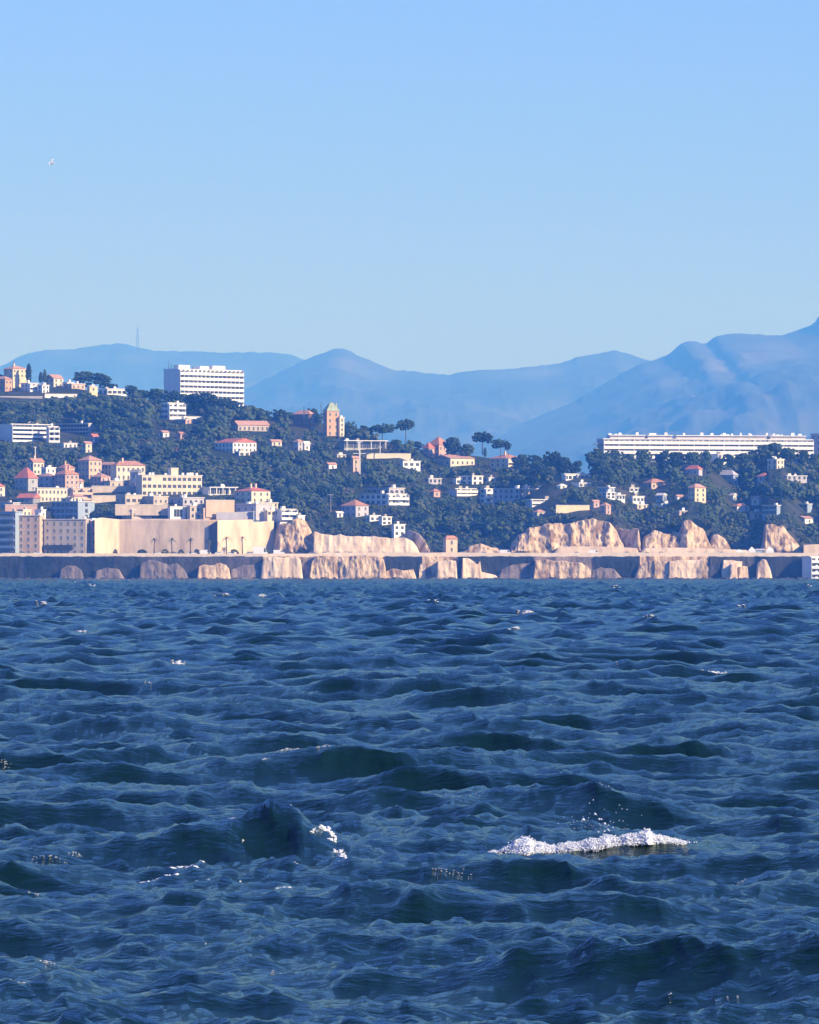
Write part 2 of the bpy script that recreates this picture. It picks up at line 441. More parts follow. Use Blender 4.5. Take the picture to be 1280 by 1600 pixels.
mountain('mountain', 'long low far ridge on the left skyline',
    [(-500,600),(-60,578),(0,572),(12,568),(30,556),(50,550),(70,547),(100,546),(120,545),(150,539),(170,538),(185,535),(200,538),(215,543),(240,548),(300,549),(350,551),(380,550),(430,551),(450,553),(470,560),(500,572),(560,600),(700,640),(1800,700)], 27000, 7000, 3)
mountain('mountain', 'middle mountain with a knobbly summit left of centre and a long ridge to the right',
    [(-500,720),(100,700),(300,640),(400,600),(450,575),(480,561),(500,553),(513,549),(520,545),(538,544),(548,549),(560,556),(590,568),(620,579),(640,579),(665,583),(700,586),(730,580),(760,578),(800,576),(840,572),(880,566),(905,557),(930,553),(958,547),(975,551),(1000,559),(1020,565),(1100,590),(1300,620),(1800,640)], 23500, 8500, 12)
mountain('mountain', 'nearest and tallest blue mountain rising to the right edge',
    [(-500,760),(500,740),(700,700),(820,660),(900,625),(960,590),(1000,568),(1020,563),(1040,556),(1055,546),(1066,535),(1078,532),(1092,535),(1104,538),(1112,528),(1125,523),(1150,521),(1180,522),(1205,524),(1225,524),(1245,516),(1262,510),(1275,507),(1277,495),(1285,490),(1340,470),(1500,440),(1800,470)], 20000, 8000, 25)

# ------------------------------------------------------------------ COASTAL HILL
V_C = [(-300,800),(0,800),(145,805),(340,806),(430,812),(440,822),(480,824),(492,834),(560,836),(625,836),(650,846),(675,858),(700,861),(780,860),(805,851),(830,830),(860,816),(905,808),(945,807),(965,814),(985,828),(1000,834),(1030,826),(1060,818),(1075,809),(1095,813),(1115,826),(1140,848),(1160,857),(1188,852),(1200,822),(1225,818),(1240,830),(1260,848),(1290,850),(1600,848)]
V_R = [(-300,604),(0,600),(60,600),(110,606),(150,613),(205,620),(250,628),(310,633),(380,642),(430,652),(480,655),(540,672),(600,688),(650,700),(700,706),(760,715),(820,724),(870,730),(905,738),(918,742),(935,726),(1000,722),(1100,720),(1200,716),(1280,722),(1600,722)]
YF = 3034.0
def ridgeY(u): return YF + (interp(u, V_C) - interp(u, V_R))*2.3
def terr_v(u, Y):
    t = np.clip((Y-YF)/(ridgeY(u)-YF), 0, 1)
    return interp(u, V_C) + (interp(u, V_R)-interp(u, V_C))*t**0.9
def terr_Y(u, v):
    vc = interp(u, V_C); vr = interp(u, V_R)
    t = np.clip((vc-v)/(vc-vr), 0, 1)**(1/0.9)
    return float(YF + t*(ridgeY(u)-YF))
def terr_z(u, Y): return CAMZ + (HOR-terr_v(u, Y))*S*Y
us = np.arange(-300, 1601, 4.0)
ts = np.concatenate([np.linspace(0, 1, 90), np.linspace(1.05, 2.6, 16)])
U, T = np.meshgrid(us, ts, indexing='ij')
YR = ridgeY(U)
Yy = YF + np.minimum(T, 1)*(YR-YF) + np.maximum(T-1, 0)*500
vv = interp(U, V_C) + (interp(U, V_R)-interp(U, V_C))*np.minimum(T, 1)**0.9
Zr = CAMZ + (HOR-vv)*S*np.minimum(Yy, YR)
Z = np.where(T <= 1, Zr, 3 + (Zr-3)*np.exp(-((T-1)*1.3)**2))
Xx = (U-640)*S*Yy
Z = Z + fbm(Xx/25, Yy/25, 4, 4)*1.0*np.clip(T*8, 0, 1)
# first row drops down behind the cliff face
V = np.stack([Xx, Yy, Z], -1)
V[:, 0, 2] = -0.5
V = V.reshape(-1, 3)
nr, nc = U.shape; idx = np.arange(nr*nc).reshape(nr, nc)
F = np.stack([idx[:-1,:-1], idx[1:,:-1], idx[1:,1:], idx[:-1,1:]], -1).reshape(-1, 4)
tag(link('hill', mesh_np('hill', V, F, smooth=True), mats=[M['earth']]), 'wooded coastal hill behind the shore road', kind='structure')
g = MB().poly([(-19000,3200,-0.6),(19000,3200,-0.6),(19000,33000,-0.6),(-19000,33000,-0.6)], [(0,1,2,3)], M['earth']).build('ground')
tag(g, 'low ground between the hill and the mountains', kind='structure')

# ------------------------------------------------------------------ CLIFFS
def cliff(name, label, pts, vb, Yb, mat, rough=3.0, lean=6.0, seed=1, plan=None, strata=1.0, kind='structure', cat=None, streak=1.0):
    """pts = top outline in photograph pixels; the face leans back, closed behind by a top shelf"""
    u0, u1 = pts[0][0], pts[-1][0]
    us = np.linspace(u0, u1, max(8, int((u1-u0)/1.1)))
    n = 26
    t = np.linspace(0, 1, n)
    U, T = np.meshgrid(us, t, indexing='ij')
    top = interp(U, pts)
    if rough > 0.3: top = top + fbm(U/9, U*0+seed, seed+3, 4)*min(5.0, rough*1.8)*np.clip((vb-top)/12, 0, 1)
    vv = vb + (top-vb)*T
    Yp = Yb if plan is None else interp(U, plan)
    xs = (U-640)*S*3020
    zz = (HOR-vv)*S*3020
    d = fbm(xs/9*streak, zz/16, seed, 6, ridged=True)*rough + fbm(xs/22, zz/40, seed+7, 3)*rough*1.6
    d = d + fbm(xs/2.6, zz/4, seed+17, 5, ridged=True)*rough*0.42
    Yy = Yp + lean*T**1.3 - d*np.clip(T*6, 0.3, 1)
    V = np.stack([(U-640)*S*Yy, Yy, CAMZ + (HOR-vv)*S*Yy], -1)
    back = V[:, -1:, :].copy(); back[:, :, 1] += 14; back[:, :, 2] += 0.3
    back2 = back.copy(); back2[:, :, 2] = -0.5
    front = V[:, :1, :].copy(); front[:, :, 2] -= 3.0
    V = np.concatenate([front, V, back, back2], 1)
    nr, nc = V.shape[:2]; idx = np.arange(nr*nc).reshape(nr, nc)
    F = np.stack([idx[:-1,:-1], idx[1:,:-1], idx[1:,1:], idx[:-1,1:]], -1).reshape(-1, 4)
    o = link(name, mesh_np(name, V.reshape(-1,3), F, smooth=False), mats=[mat])
    return tag(o, label, cat, kind=kind)
RW = dict(kind=None, cat='wall')
cliff('retaining_wall', 'tall smooth curved stone wall, sunlit left end and shaded face, behind the palms', [(148,811),(156,809),(186,812),(240,811),(300,812),(326,812)], 866, 3012, M['masonry_lime'], 0.12, 1.2, 2, plan=[(148,3002),(186,3013),(326,3005)], **RW)
cliff('retaining_wall', 'narrow set back shaded wall between the two big stone walls', [(322,813),(344,812)], 866, 3014, M['masonry'], 0.2, 1.2, 3, **RW)
cliff('retaining_wall', 'sunlit stone wall with a stepped top right of the tall shaded wall', [(340,813),(394,812),(395,817),(412,815),(428,814)], 866, 3010, M['masonry_lime'], 0.15, 1.2, 4, plan=[(340,3001),(430,3022)], **RW)
cliff('cliff', 'shaded triangular rock face beside the sunlit wall', [(420,860),(428,832),(436,818),(446,828),(458,860)], 866, 3022, M['rock'], 0.8, 5, 5, plan=[(420,3024),(458,3006)])
cliff('cliff', 'craggy rock with a white house on its top', [(436,830),(440,818),(452,815),(466,812),(476,815),(486,828),(492,846)], 866, 3014, M['rock'], 2.6, 6, 6)
cliff('retaining_wall', 'long pale wall of cut rock along the road, rounded at its right end', [(489,866),(490,831),(500,834),(520,837),(532,835),(540,838),(580,839),(604,840),(610,842),(622,840),(634,841),(645,847),(652,856),(657,866)], 867, 3008, M['masonry_lime'], 0.7, 3.0, 7, streak=2.0, **RW)
cliff('cliff', 'shaded rounded rock slope behind the end of the pale wall', [(628,838),(640,829),(655,834),(664,845),(672,860)], 866, 3026, M['rock'], 0.8, 4, 8, plan=[(628,3030),(672,3012)])
cliff('cliff', 'low shaded rocks left of the large cliff', [(722,864),(736,853),(752,850),(768,856),(790,858),(806,862)], 866, 3022, M['rock'], 1.2, 4, 9)
cliff('cliff', 'large rough orange limestone cliff above the road', [(796,864),(800,846),(815,836),(830,826),(850,818),(870,819),(890,818),(905,813),(925,811),(940,812),(955,818),(962,830),(972,848),(980,862)], 866, 3016, M['rock'], 3.2, 8, 10)
cliff('cliff', 'darker recessed rock face between the two limestone cliffs', [(955,818),(970,824),(985,830),(998,824),(1002,850),(1004,864)], 866, 3026, M['rock'], 2.0, 5, 11, plan=[(955,3034),(1004,3018)])
cliff('cliff', 'low craggy cliff with a tall pinnacle in its middle', [(1000,860),(1008,838),(1022,828),(1040,836),(1062,832),(1068,816),(1078,813),(1090,820),(1100,830),(1108,846),(1114,862)], 866, 3016, M['rock'], 2.8, 7, 12)
cliff('cliff', 'small sunlit crag right of the pinnacle cliff', [(1108,860),(1114,836),(1122,834),(1132,840),(1140,852),(1144,864)], 866, 3020, M['rock'], 1.8, 5, 13)
cliff('cliff', 'rough limestone outcrop above the road near the right edge', [(1190,864),(1197,822),(1210,820),(1222,822),(1234,834),(1248,850),(1258,862)], 866, 3016, M['rock'], 2.6, 7, 14)
cliff('retaining_wall', 'plain sunlit wall at the right edge beside the limestone outcrop', [(1256,852),(1300,850),(1600,850)], 868, 3006, M['masonry_lime'], 0.15, 1, 15, **RW)
cliff('retaining_wall', 'low pale roadside wall below the large limestone cliff', [(866,864),(872,856),(900,854),(960,855),(996,857),(999,866)], 868, 3006, M['masonry_lime'], 0.2, 1, 16, **RW)

cliff('retaining_wall', 'low pale roadside wall along the foot of the pinnacle cliff', [(1001,864),(1008,857),(1060,856),(1120,858),(1168,860),(1172,866)], 868, 3006, M['masonry_lime'], 0.3, 1, 18, **RW)
# ------------------------------------------------------------------ ROAD, PARAPET, MIRAGE BAND
RZ = float(CAMZ + (HOR-867)*S*3000)      # road level, about 11.5 m
def xx(u, Y=3000.0): return (u-640)*S*Y
rb = MB().box(xx(-300), xx(1600), 2996, 3040, RZ-1.0, RZ, M['asphalt'])
tag(rb.build('road'), 'shore road running along the foot of the cliffs', kind='structure')
pv = MB().box(xx(-300), xx(1600), 2994.2, 2995.997, RZ-1.0, RZ+0.14, M['parapet'])
tag(pv.build('pavement'), 'pavement on the seaward side of the shore road', kind='structure')
pr = empty('parapet', (0, 2994, RZ))
k = 0
for u in range(-300, 1600, 38):
    jog = 0.35*math.sin(u*0.013) + random.uniform(-0.06, 0.06)
    o = MB().box(xx(u)+0.04, xx(u+38)-0.04, -0.45, 0.0, -1.9, 0.75+random.uniform(-0.12, 0.12) + (0.25 if u > 480 else -0.1) + jog*0.4, M['parapet']).build('parapet_block', pr)
tag(pr, 'long pale stone parapet along the sea side of the shore road', 'parapet')
for q, (ua, ub, mt_, yy_, lab) in enumerate([(-300,219,'mirage_dark',2990.5,'dark mirage strip below the waterfront blocks at the left'), (219,411,'mirage_boulder',2991.2,'slightly paler mirage strip below the big curved wall'), (411,602,'rock',2991.6,'pale mirage strip behind the broad bright columns'),
        (602,660,'mirage_dark',2991.0,'dark mirage strip with a pale streak below it'), (660,716,'rock',2991.8,'pale mirage strip under the stone kiosk'), (716,834,'mirage_dark',2990.6,'dark mirage strip right of the narrow dark gap'), (834,930,'mauve',2991.4,'mid toned mirage strip behind the wide pink patch'),
        (930,1000,'mirage_dark',2990.4,'dark blank mirage strip between the two pink patches'), (1000,1110,'rock',2991.5,'pale mirage strip behind the bright funnel shaped column'), (1110,1180,'mirage_boulder',2991.0,'mottled mirage strip around the thin bright column'), (1180,1600,'mirage_dark',2990.6,'tall dark mirage strip running to the right edge')]):
    cliff('mirage_strip', lab, [(ua,869.5),(ub,869.5)], 905.5, yy_, M[mt_], 0.7, 1.0, 31+q, kind=None, cat='mirage strip')  # mirage under the road modelled as solid strips, its tones in their colours
def outcrop(label, pts, Yb, seed, mat='rock', rough=1.0, vb=908):  # solid shapes standing for the bright and dim patches of the mirage
    o = cliff('mirage_patch' if mat == 'rock' else 'mirage_tone_patch', label, pts, vb, Yb, M[mat], max(rough, 1.0), 2.0, seed, kind=None, cat='rock' if mat == 'rock' else 'buttress', streak=1.6)
outcrop('dim pale patch of the mirage below the left end of the curved wall', [(92,907),(95,890),(104,884),(116,885),(127,892),(131,907)], 2984, 41, 'mauve', 0.8)
outcrop('dim low mirage patch left of the duller pale patch under the pink house', [(146,907),(150,892),(168,887),(186,890),(196,907)], 2986, 61, 'mauve', 0.8)
outcrop('dull low pale mirage patch left of the small bright patch', [(216,907),(219,882),(232,876),(250,878),(262,884),(276,880),(288,890),(296,907)], 2985, 42, 'mauve', 1.0)
outcrop('small bright mirage patch at the water left of the first broad column', [(306,907),(310,886),(318,882),(330,884),(342,880),(352,883),(358,890),(361,907)], 2984, 43)
outcrop('dim mauve mirage patch filling the gap left of the first broad column', [(356,907),(362,890),(380,884),(396,882),(412,878),(414,907)], 2987, 62, 'mauve', 1.0)
outcrop('broad bright mirage column with rounded shoulders below the triangular rock face', [(407,907),(409,884),(412,872),(430,870),(444,872),(462,870),(470,876),(474,907)], 2984, 44, 'masonry_lime', 0.9)
outcrop('dull mirage patch set back between the two broad columns', [(468,907),(472,874),(486,871),(500,880),(504,907)], 2988, 45, 'mauve', 1.2)
outcrop('widest bright mirage patch under the long pale wall', [(482,907),(486,882),(492,870),(505,869),(520,868.5),(540,869),(572,869),(590,870),(600,873),(603,890),(604,907)], 2983, 46, 'rock', 1.6)
outcrop('low pale mirage streak at the water right of the widest patch', [(598,907),(602,893),(614,888),(630,892),(646,890),(652,907)], 2984, 47)
outcrop('pale upper mirage streak under the stone kiosk, left of the narrow dark gap', [(655,884),(657,876),(690,874),(714,875),(716,892),(690,896),(664,890)], 2989, 48, 'masonry_lime', 0.7, vb=897)
outcrop('bright square mirage column left of the narrow dark gap', [(681,907),(684,878),(700,874),(713,876),(715,907)], 2984, 49, 'masonry_lime', 0.6)
outcrop('brightest tall mirage column right of the narrow dark gap', [(721,907),(723,873),(730,872),(740,878),(746,882),(751,876),(752,894),(764,896),(776,900),(780,907)], 2984, 50, 'masonry_lime', 0.6)
outcrop('wide pink rounded mirage patch below the large limestone cliff', [(833,907),(836,876),(850,874),(866,876),(885,877),(908,880),(920,886),(926,896),(924,907)], 2984, 51, 'rock', 1.3)
outcrop('dim pink mirage patch at the foot of the pinnacle cliff', [(990,907),(998,884),(1018,876),(1040,878),(1052,886),(1060,907)], 2986, 52, 'rock', 1.2)
outcrop('dim mauve mirage patch at the right end of the wide pink patch', [(918,907),(924,892),(940,886),(960,890),(976,907)], 2988, 63, 'mauve', 1.0)
outcrop('dim mauve mirage patch under the road left of the wide pink patch', [(776,907),(784,890),(800,882),(820,880),(838,884),(842,907)], 2988, 64, 'mauve', 1.0)
outcrop('bright pale funnel shaped mirage column under the pinnacle cliff', [(1044,907),(1046,877),(1070,875),(1104,877),(1100,886),(1096,907)], 2984, 53, 'masonry_lime', 0.6)
outcrop('pale bracket shaped mirage patch left of the thin column', [(1128,890),(1130,875),(1150,876),(1176,880),(1178,888),(1160,890)], 2989, 54, 'masonry_lime', 0.6, vb=893)
outcrop('thin bright mirage column with a dark gap on its right', [(1139,907),(1142,882),(1152,881),(1153,907)], 2984, 55, 'masonry_lime', 0.4)
outcrop('pink mirage patch between the thin column and the rounded end column', [(1153,907),(1155,886),(1168,884),(1172,907)], 2986, 56)
outcrop('leaning bright mirage column left of the tall dark strip', [(1182,907),(1184,880),(1192,873),(1198,876),(1204,890),(1208,907)], 2984, 57, 'masonry_lime', 0.7)
# ------------------------------------------------------------------ BUILDING KIT
_win = {}
def window_mesh(kind='plain'):
    if kind in _win: return _win[kind]
    b = MB()
    fr = M['frame']; gl = M['glass']
    if kind == 'plain':      # frame, two panes, sill
        b.box(-0.5, -0.42, -0.10, 0.02, 0, 1, fr); b.box(0.42, 0.5, -0.10, 0.02, 0, 1, fr)
        b.box(-0.42, 0.42, -0.10, 0.02, 0.93, 1, fr); b.box(-0.56, 0.56, -0.16, 0.02, -0.06, -0.002, fr)
        b.box(-0.03, 0.03, -0.085, 0.02, 0, 0.93, fr)
        b.box(-0.42, -0.03, -0.03, 0.01, 0, 0.93, gl); b.box(0.03, 0.42, -0.03, 0.01, 0, 0.93, gl)
    elif kind == 'bare':     # dark opening with a thin frame
        b.box(-0.5, 0.5, -0.03, 0.01, 0, 1, gl); b.box(-0.54, 0.54, -0.12, 0.01, -0.06, -0.002, fr)
    else:                    # wide glazed bay
        b.box(-0.5, 0.5, -0.03, 0.01, 0, 1, gl)
        for x in (-0.5, -0.17, 0.16, 0.48): b.box(x, x+0.02, -0.08, -0.031, 0, 1, fr)
    _win[kind] = b.mesh('window'); return _win[kind]
RECTS = []       # screen rectangles of what must stay visible between the trees
def add_windows(root, face, wL, wR, H, ncol, nrow, ww, wh, kind, rnd, z0=0.0, skip=0.0, x0=None, x1=None):
    L = wR if face == 'R' else wL
    a = 0.0 if x0 is None else x0; e = L if x1 is None else x1
    fh = H/nrow
    for r in range(nrow):
        for c in range(ncol):
            if rnd.random() < skip: continue
            p = a + (e-a)*(c+0.5)/ncol
            o = bpy.data.objects.new('window', window_mesh(kind)); COL.objects.link(o); o.parent = root
            z = z0 + r*fh + (fh-wh)*0.5
            if face == 'R': o.location = (p, -0.002, z)
            else: o.location = (-0.002, L-p, z); o.rotation_euler = (0, 0, -math.pi/2)
            o.scale = (ww, 1, wh)
def house(label, u0, uc, u1, vt, vb, a=42, floors=2, wall='white', roof='flat', rc='slab', R=0, L=0, cat='house', Y=None,
          rh=2.0, ww=1.2, wh=1.5, kind='plain', bal=None, chim=0, name=None, group=None, found=3.0, skip=0.0, extra=None, hide=0, rwall=None, rect=None):
    if Y is None: Y = terr_Y(uc, vb)
    elif float(interp(uc, V_R))+1 < vb < min(803, float(interp(uc, V_C))-3): Y = terr_Y(uc, vb)
    if uc < 480 and vb >= 803 and 3032 < Y < 3070: Y = 3031.0
    if vb < 850 and Y > YF: found = max(found, (float(terr_v(uc, Y))-vb)*S*Y + 2.5)
    a_ = math.radians(a)
    C = P(uc, vb, Y)
    k = S*Y
    wL = max((uc-u0)*k/math.cos(a_), 1.5); wR = max((u1-uc)*k/math.sin(a_), 1.5)
    # real depth behind the two visible faces at least a few metres
    H = (vb-vt)*k
    nm = name or {'house': 'house', 'villa': 'villa', 'apartment block': 'apartment_block'}.get(cat, cat.replace(' ', '_'))
    root = empty(nm, C, math.pi/2 - a_)
    rnd = random.Random(int(u0*13+vt*7))
    dR = wL if wL > 5 else 6.0; dL = wR if wR > 5 else 6.0
    X1, Y1 = max(wR, 1.5), max(wL, 1.5)
    if Y1 < 6 and a > 60: Y1 = 7.0
    if X1 < 6 and a < 30: X1 = 7.0
    b = MB().box(0, X1, 0, Y1, -found, H, M[wall]); b.build('wall', root)
    if rwall: MB().box(0.3, X1-0.3, 0.3, Y1-0.3, H+0.36, H+2.6, M[rwall]).build('roof_storey', root)
    if roof == 'flat':
        b = MB().box(-0.35, X1+0.35, -0.35, Y1+0.35, H+0.003, H+0.35, M[rc])
        b.build('roof', root)
        for q in range(2 if X1*Y1 > 60 else 1):
            w = rnd.uniform(1.0, 2.2); px = rnd.uniform(1, max(X1-3, 1.2)); py = rnd.uniform(0.5, max(Y1-3, 0.8))
            MB().box(px, px+w, py, py+w*0.8, H+0.352+(2.3 if rwall else 0), H+0.35+rnd.uniform(0.8, 1.6)+(2.3 if rwall else 0), M[rnd.choice(['white', 'slab', 'concrete'])]).build('roof_box', root)
    elif roof in ('hip', 'gable'):
        o = 0.45; z0 = H+0.003; z1 = H+rh
        along_x = X1 >= Y1
        if along_x:
            ins = (Y1/2 if roof == 'hip' else -o)
            ins = min(ins, X1/2-0.1)
            r0 = (ins, Y1/2, z1); r1 = (X1-ins, Y1/2, z1)
            pts = [(-o,-o,z0),(X1+o,-o,z0),(X1+o,Y1+o,z0),(-o,Y1+o,z0), r0, r1]
            faces = [(0,3,2,1),(0,1,5,4),(1,2,5),(2,3,4,5),(3,0,4)]
        else:
            ins = (X1/2 if roof == 'hip' else -o)
            ins = min(ins, Y1/2-0.1)
            r0 = (X1/2, ins, z1); r1 = (X1/2, Y1-ins, z1)
            pts = [(-o,-o,z0),(X1+o,-o,z0),(X1+o,Y1+o,z0),(-o,Y1+o,z0), r0, r1]
            faces = [(0,3,2,1),(0,1,4),(1,2,5,4),(2,3,5),(3,0,4,5)]
        ro = MB().poly(pts, faces, M[rc]).build('roof', root)
        for q in range(chim):
            px = X1*(0.25+0.5*q/max(chim, 1)) + 0.3; py = Y1*0.35
            MB().box(px, px+0.8, py, py+0.7, H+0.2, H+rh+1.3, M[wall]).box(px-0.12, px+0.92, py-0.12, py+0.82, H+rh+1.302, H+rh+1.5, M['tile']).build('chimney', ro)
    elif roof == 'pyramid':
        z1 = H+rh
        MB().poly([(-.4,-.4,H+.003),(X1+.4,-.4,H+.003),(X1+.4,Y1+.4,H+.003),(-.4,Y1+.4,H+.003),(X1*.38,Y1*.38,z1),(X1*.62,Y1*.38,z1),(X1*.62,Y1*.62,z1),(X1*.38,Y1*.62,z1)],
                  [(0,3,2,1),(0,1,5,4),(1,2,6,5),(2,3,7,6),(3,0,4,7),(4,5,6,7)], M[rc]).build('roof', root)
    if R: add_windows(root, 'R', wL, wR, H, R, floors, ww, wh, kind, rnd, skip=skip)
    if L: add_windows(root, 'L', wL, wR, H, L, floors, ww, wh, kind, rnd, skip=skip)
    if bal:
        for f in range(floors):
            zf = f*H/floors
            if 'R' in bal:
                bb = MB().box(-0.2, X1+0.2, -1.7, -0.003, zf-0.12, zf+0.1, M[bal.get('mat', 'white')])
                bb.box(-0.2, X1+0.2, -1.82, -1.7, zf-0.12, zf+bal.get('h', 1.05), M[bal.get('mat', 'white')])
                n = max(2, int(X1/bal.get('step', 7.0)))
                for q in range(n+1):
                    px = -0.2 + (X1+0.2)*q/n
                    bb.box(px, px+0.2, -1.69, -0.004, zf+0.101, zf+H/floors-0.125, M[bal.get('mat', 'white')])
                bb.build('balcony', root)
            if 'L' in bal:
                bb = MB().box(-1.6, -0.003, 0, Y1, zf-0.12, zf+0.1, M[bal.get('mat', 'white')])
                bb.box(-1.72, -1.6, 0, Y1, zf-0.12, zf+1.05, M[bal.get('mat', 'white')])
                bb.build('balcony', root)
    if extra: extra(root, X1, Y1, H)
    tag(root, label, cat, group)
    RECTS.append(rect or (u0-0.5, u1+0.5, vt-2, vb-hide, Y, label))
    return root
def slab(label, u0, u1, vt, vb, a=65, wall='beige', cat='garden wall', name=None, Y=None, th=0.6, cap='slab', cars=None):
    """free standing terrace / retaining wall made of cast bays with a capping"""
    if Y is None: Y = terr_Y((u0+u1)/2, vb)
    if u0 < 480 and vb >= 797 and 3032 < Y < 3080: Y = 3030.0
    if vb < 800 and float(terr_v((u0+u1)/2, Y)) < vb-2: Y = terr_Y((u0+u1)/2, vb)
    a_ = math.radians(a); k = S*Y
    w = (u1-u0)*k/math.sin(a_); H = (vb-vt)*k
    root = empty(name or cat.replace(' ', '_'), P(u0, vb, Y), math.pi/2-a_)
    n = max(1, int(w/6)); rnd = random.Random(int(u0))
    for q in range(n):
        MB().box(w*q/n+0.03, w*(q+1)/n-0.03, rnd.uniform(-0.05, 0.05), th, -2.5, H-0.25, M[wall]).build('wall_bay', root)
    MB().box(-0.1, w+0.1, -0.15, th+0.15, H-0.248, H, M[cap]).build('coping', root)
    tag(root, label, cat)
    RECTS.append((u0, u1, vt-2, vb, Y, label))
    return root

# ------------------------------------------------------------------ UPPER LEFT: hilltop houses
def cornice(root, X1, Y1, H): MB().box(-0.2, X1+0.2, -0.2, Y1+0.2, H*0.5-0.15, H*0.5+0.1, M['slab']).build('cornice', root)
house('salmon hilltop house with terracotta roof beside a cypress, leftmost on the skyline', 5, 20, 42, 576, 590, 48, 2, 'yellow', 'hip', 'pink_tile', R=4, L=2, rh=1.8, Y=3480, cat='villa', wh=1.2, chim=1)
house('orange walled house cut by the left edge, below the salmon hilltop house', -12, 8, 18, 592, 611, 40, 2, 'orange', 'hip', 'pink_tile', R=2, L=2, rh=1.6, Y=3465)
house('low white villa with bright balconies below the hilltop cypresses', 32, 44, 58, 599, 612, 45, 2, 'white', 'flat', R=2, L=2, Y=3462, bal={'R': 1}, cat='villa')
house('white cube house with flat roof between the balconied villa and the sloping roof', 58, 66, 76, 602, 614, 42, 2, 'white', 'flat', R=2, L=1, Y=3455)
house('pale house whose slanting tiled roof faces the sun, below two small cypresses', 70, 84, 98, 591, 604, 42, 2, 'cream', 'gable', 'pink_tile', R=2, L=2, rh=2.2, Y=3490)
house('small white flat house right of the slanting roof, below the big round pines', 97, 105, 115, 598, 606, 42, 1, 'white', 'flat', R=2, L=1, Y=3488)
house('peach flat roofed house in front of the big round pines', 100, 112, 132, 600, 608, 50, 1, 'peach', 'flat', R=3, L=2, Y=3456)
house('small yellow block at the foot of the big round pines', 136, 140, 152, 604, 612, 55, 1, 'yellow', 'flat', R=1, L=0, Y=3456)
house('long low white house with a bright flat roof right of the yellow block', 153, 168, 197, 608, 617, 58, 1, 'white', 'flat', 'white', R=4, L=2, ww=2.4, wh=1.6, kind='bay', Y=3452)
slab('long shaded terrace wall under the hilltop houses on the left', 0, 66, 619, 624, 80, 'grey', Y=3440)
slab('thin white terrace wall below the slanting roof', 70, 120, 615, 618, 72, 'white', Y=3448)
# balconied block at left
house('four storey white apartment block with long balconies at the left edge', -14, 17, 76, 663, 690, 50, 4, 'white', 'flat', 'white', R=9, L=0, kind='bay', ww=3.0, wh=1.9, cat='apartment block', bal={'R': 1, 'h': 0.95, 'step': 9}, rwall=None, Y=3280)
house('right wing with three open balconies joined to the left edge apartment block', 72, 75, 90, 667, 691, 60, 3, 'white', 'flat', 'white', R=3, kind='bay', ww=2.8, wh=1.8, cat='apartment block', bal={'R': 1, 'h': 0.9}, Y=3286)
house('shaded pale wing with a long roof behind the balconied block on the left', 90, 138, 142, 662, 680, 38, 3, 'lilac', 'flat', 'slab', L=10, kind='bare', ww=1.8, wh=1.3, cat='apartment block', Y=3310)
# the tall slab block
def antennas(root, X1, Y1, H):
    for x, y, h in ((-0.0+1, Y1*0.75, 4.5), (1.2, Y1*0.6, 3.0), (1.0, Y1*0.4, 2.2)):
        MB().tube((x, y, H+0.3), (x, y, H+0.3+h), 0.18, 0.1, M['dark_metal']).build('antenna', root)
    MB().box(1, 9, 1, 5, H+0.36, H+2.4, M['white']).build('roof_storey', root)
    MB().box(X1*0.36, X1*0.50, 1, 5, H+0.36, H+2.1, M['white']).build('roof_storey', root)
    MB().box(X1*0.56, X1*0.76, 1, 5, H+0.36, H+2.5, M['white']).build('roof_storey', root)
house('tall white slab apartment block standing alone on the hilltop', 255, 279, 375, 577, 634, 47, 7, 'white', 'flat', 'white', R=16, L=0, kind='bay', ww=2.1, wh=1.5, cat='apartment block', bal={'R': 1, 'h': 1.35, 'step': 2.9}, Y=3470, extra=antennas, found=2, rect=(253, 377, 570, 610, 3470, ''))
o = bpy.data.objects[-1] if False else None
# villas on the middle slope
house('stacked white villa with three open terraces under the tall slab block', 252, 262, 286, 630, 655, 48, 3, 'white', 'flat', 'white', R=3, L=2, kind='bay', ww=2.2, wh=1.5, cat='villa', bal={'R': 1}, Y=3440)
slab('bright white terrace wall running right from the stacked villa', 262, 315, 650, 655, 70, 'white', Y=3432)
house('pinkish low garden building under the bright terrace wall', 272, 290, 306, 656, 662, 45, 1, 'pink', 'flat', R=2, L=2, Y=3425)
house('small salmon roofed cottage among trees left of the hill centre', 248, 255, 264, 676, 683, 42, 1, 'white', 'gable', 'pink_tile', rh=1.2, R=1, L=1)
house('tiny pink cottage right of the salmon roofed cottage among trees', 276, 282, 288, 678, 685, 42, 1, 'pink', 'gable', 'tile', rh=1.2, R=1, L=1)
house('long villa with pink tiled roof and pale columns on the upper slope', 364, 372, 420, 664, 674, 62, 1, 'beige', 'gable', 'pink_tile', rh=2.4, R=7, L=2, Y=3410, cat='villa', wh=2.0)
house('white villa with a flat red roof and many windows in the middle of the slope', 335, 364, 400, 691, 707, 52, 2, 'white', 'gable', 'red_tile', rh=2.2, R=6, L=5, cat='villa')
house('white pavilion with terrace below the flat red roofed villa', 366, 374, 390, 706, 713, 55, 1, 'white', 'flat', 'white', R=2, L=1, kind='bay', ww=2, wh=1.3)
house('small red roofed house tucked among trees right of the left wing', 139, 146, 154, 683, 692, 42, 1, 'lilac', 'gable', 'red_tile', rh=1.8, R=1, L=1)
house('small bright white house below the left edge apartment block', 96, 100, 120, 693, 700, 62, 1, 'white', 'flat', 'white', R=3, L=0)
house('little pale stone house with arched front among trees right of the small white house', 128, 134, 143, 693, 708, 45, 2, 'cream', 'gable', 'pink_tile', rh=1.2, R=1, L=1)

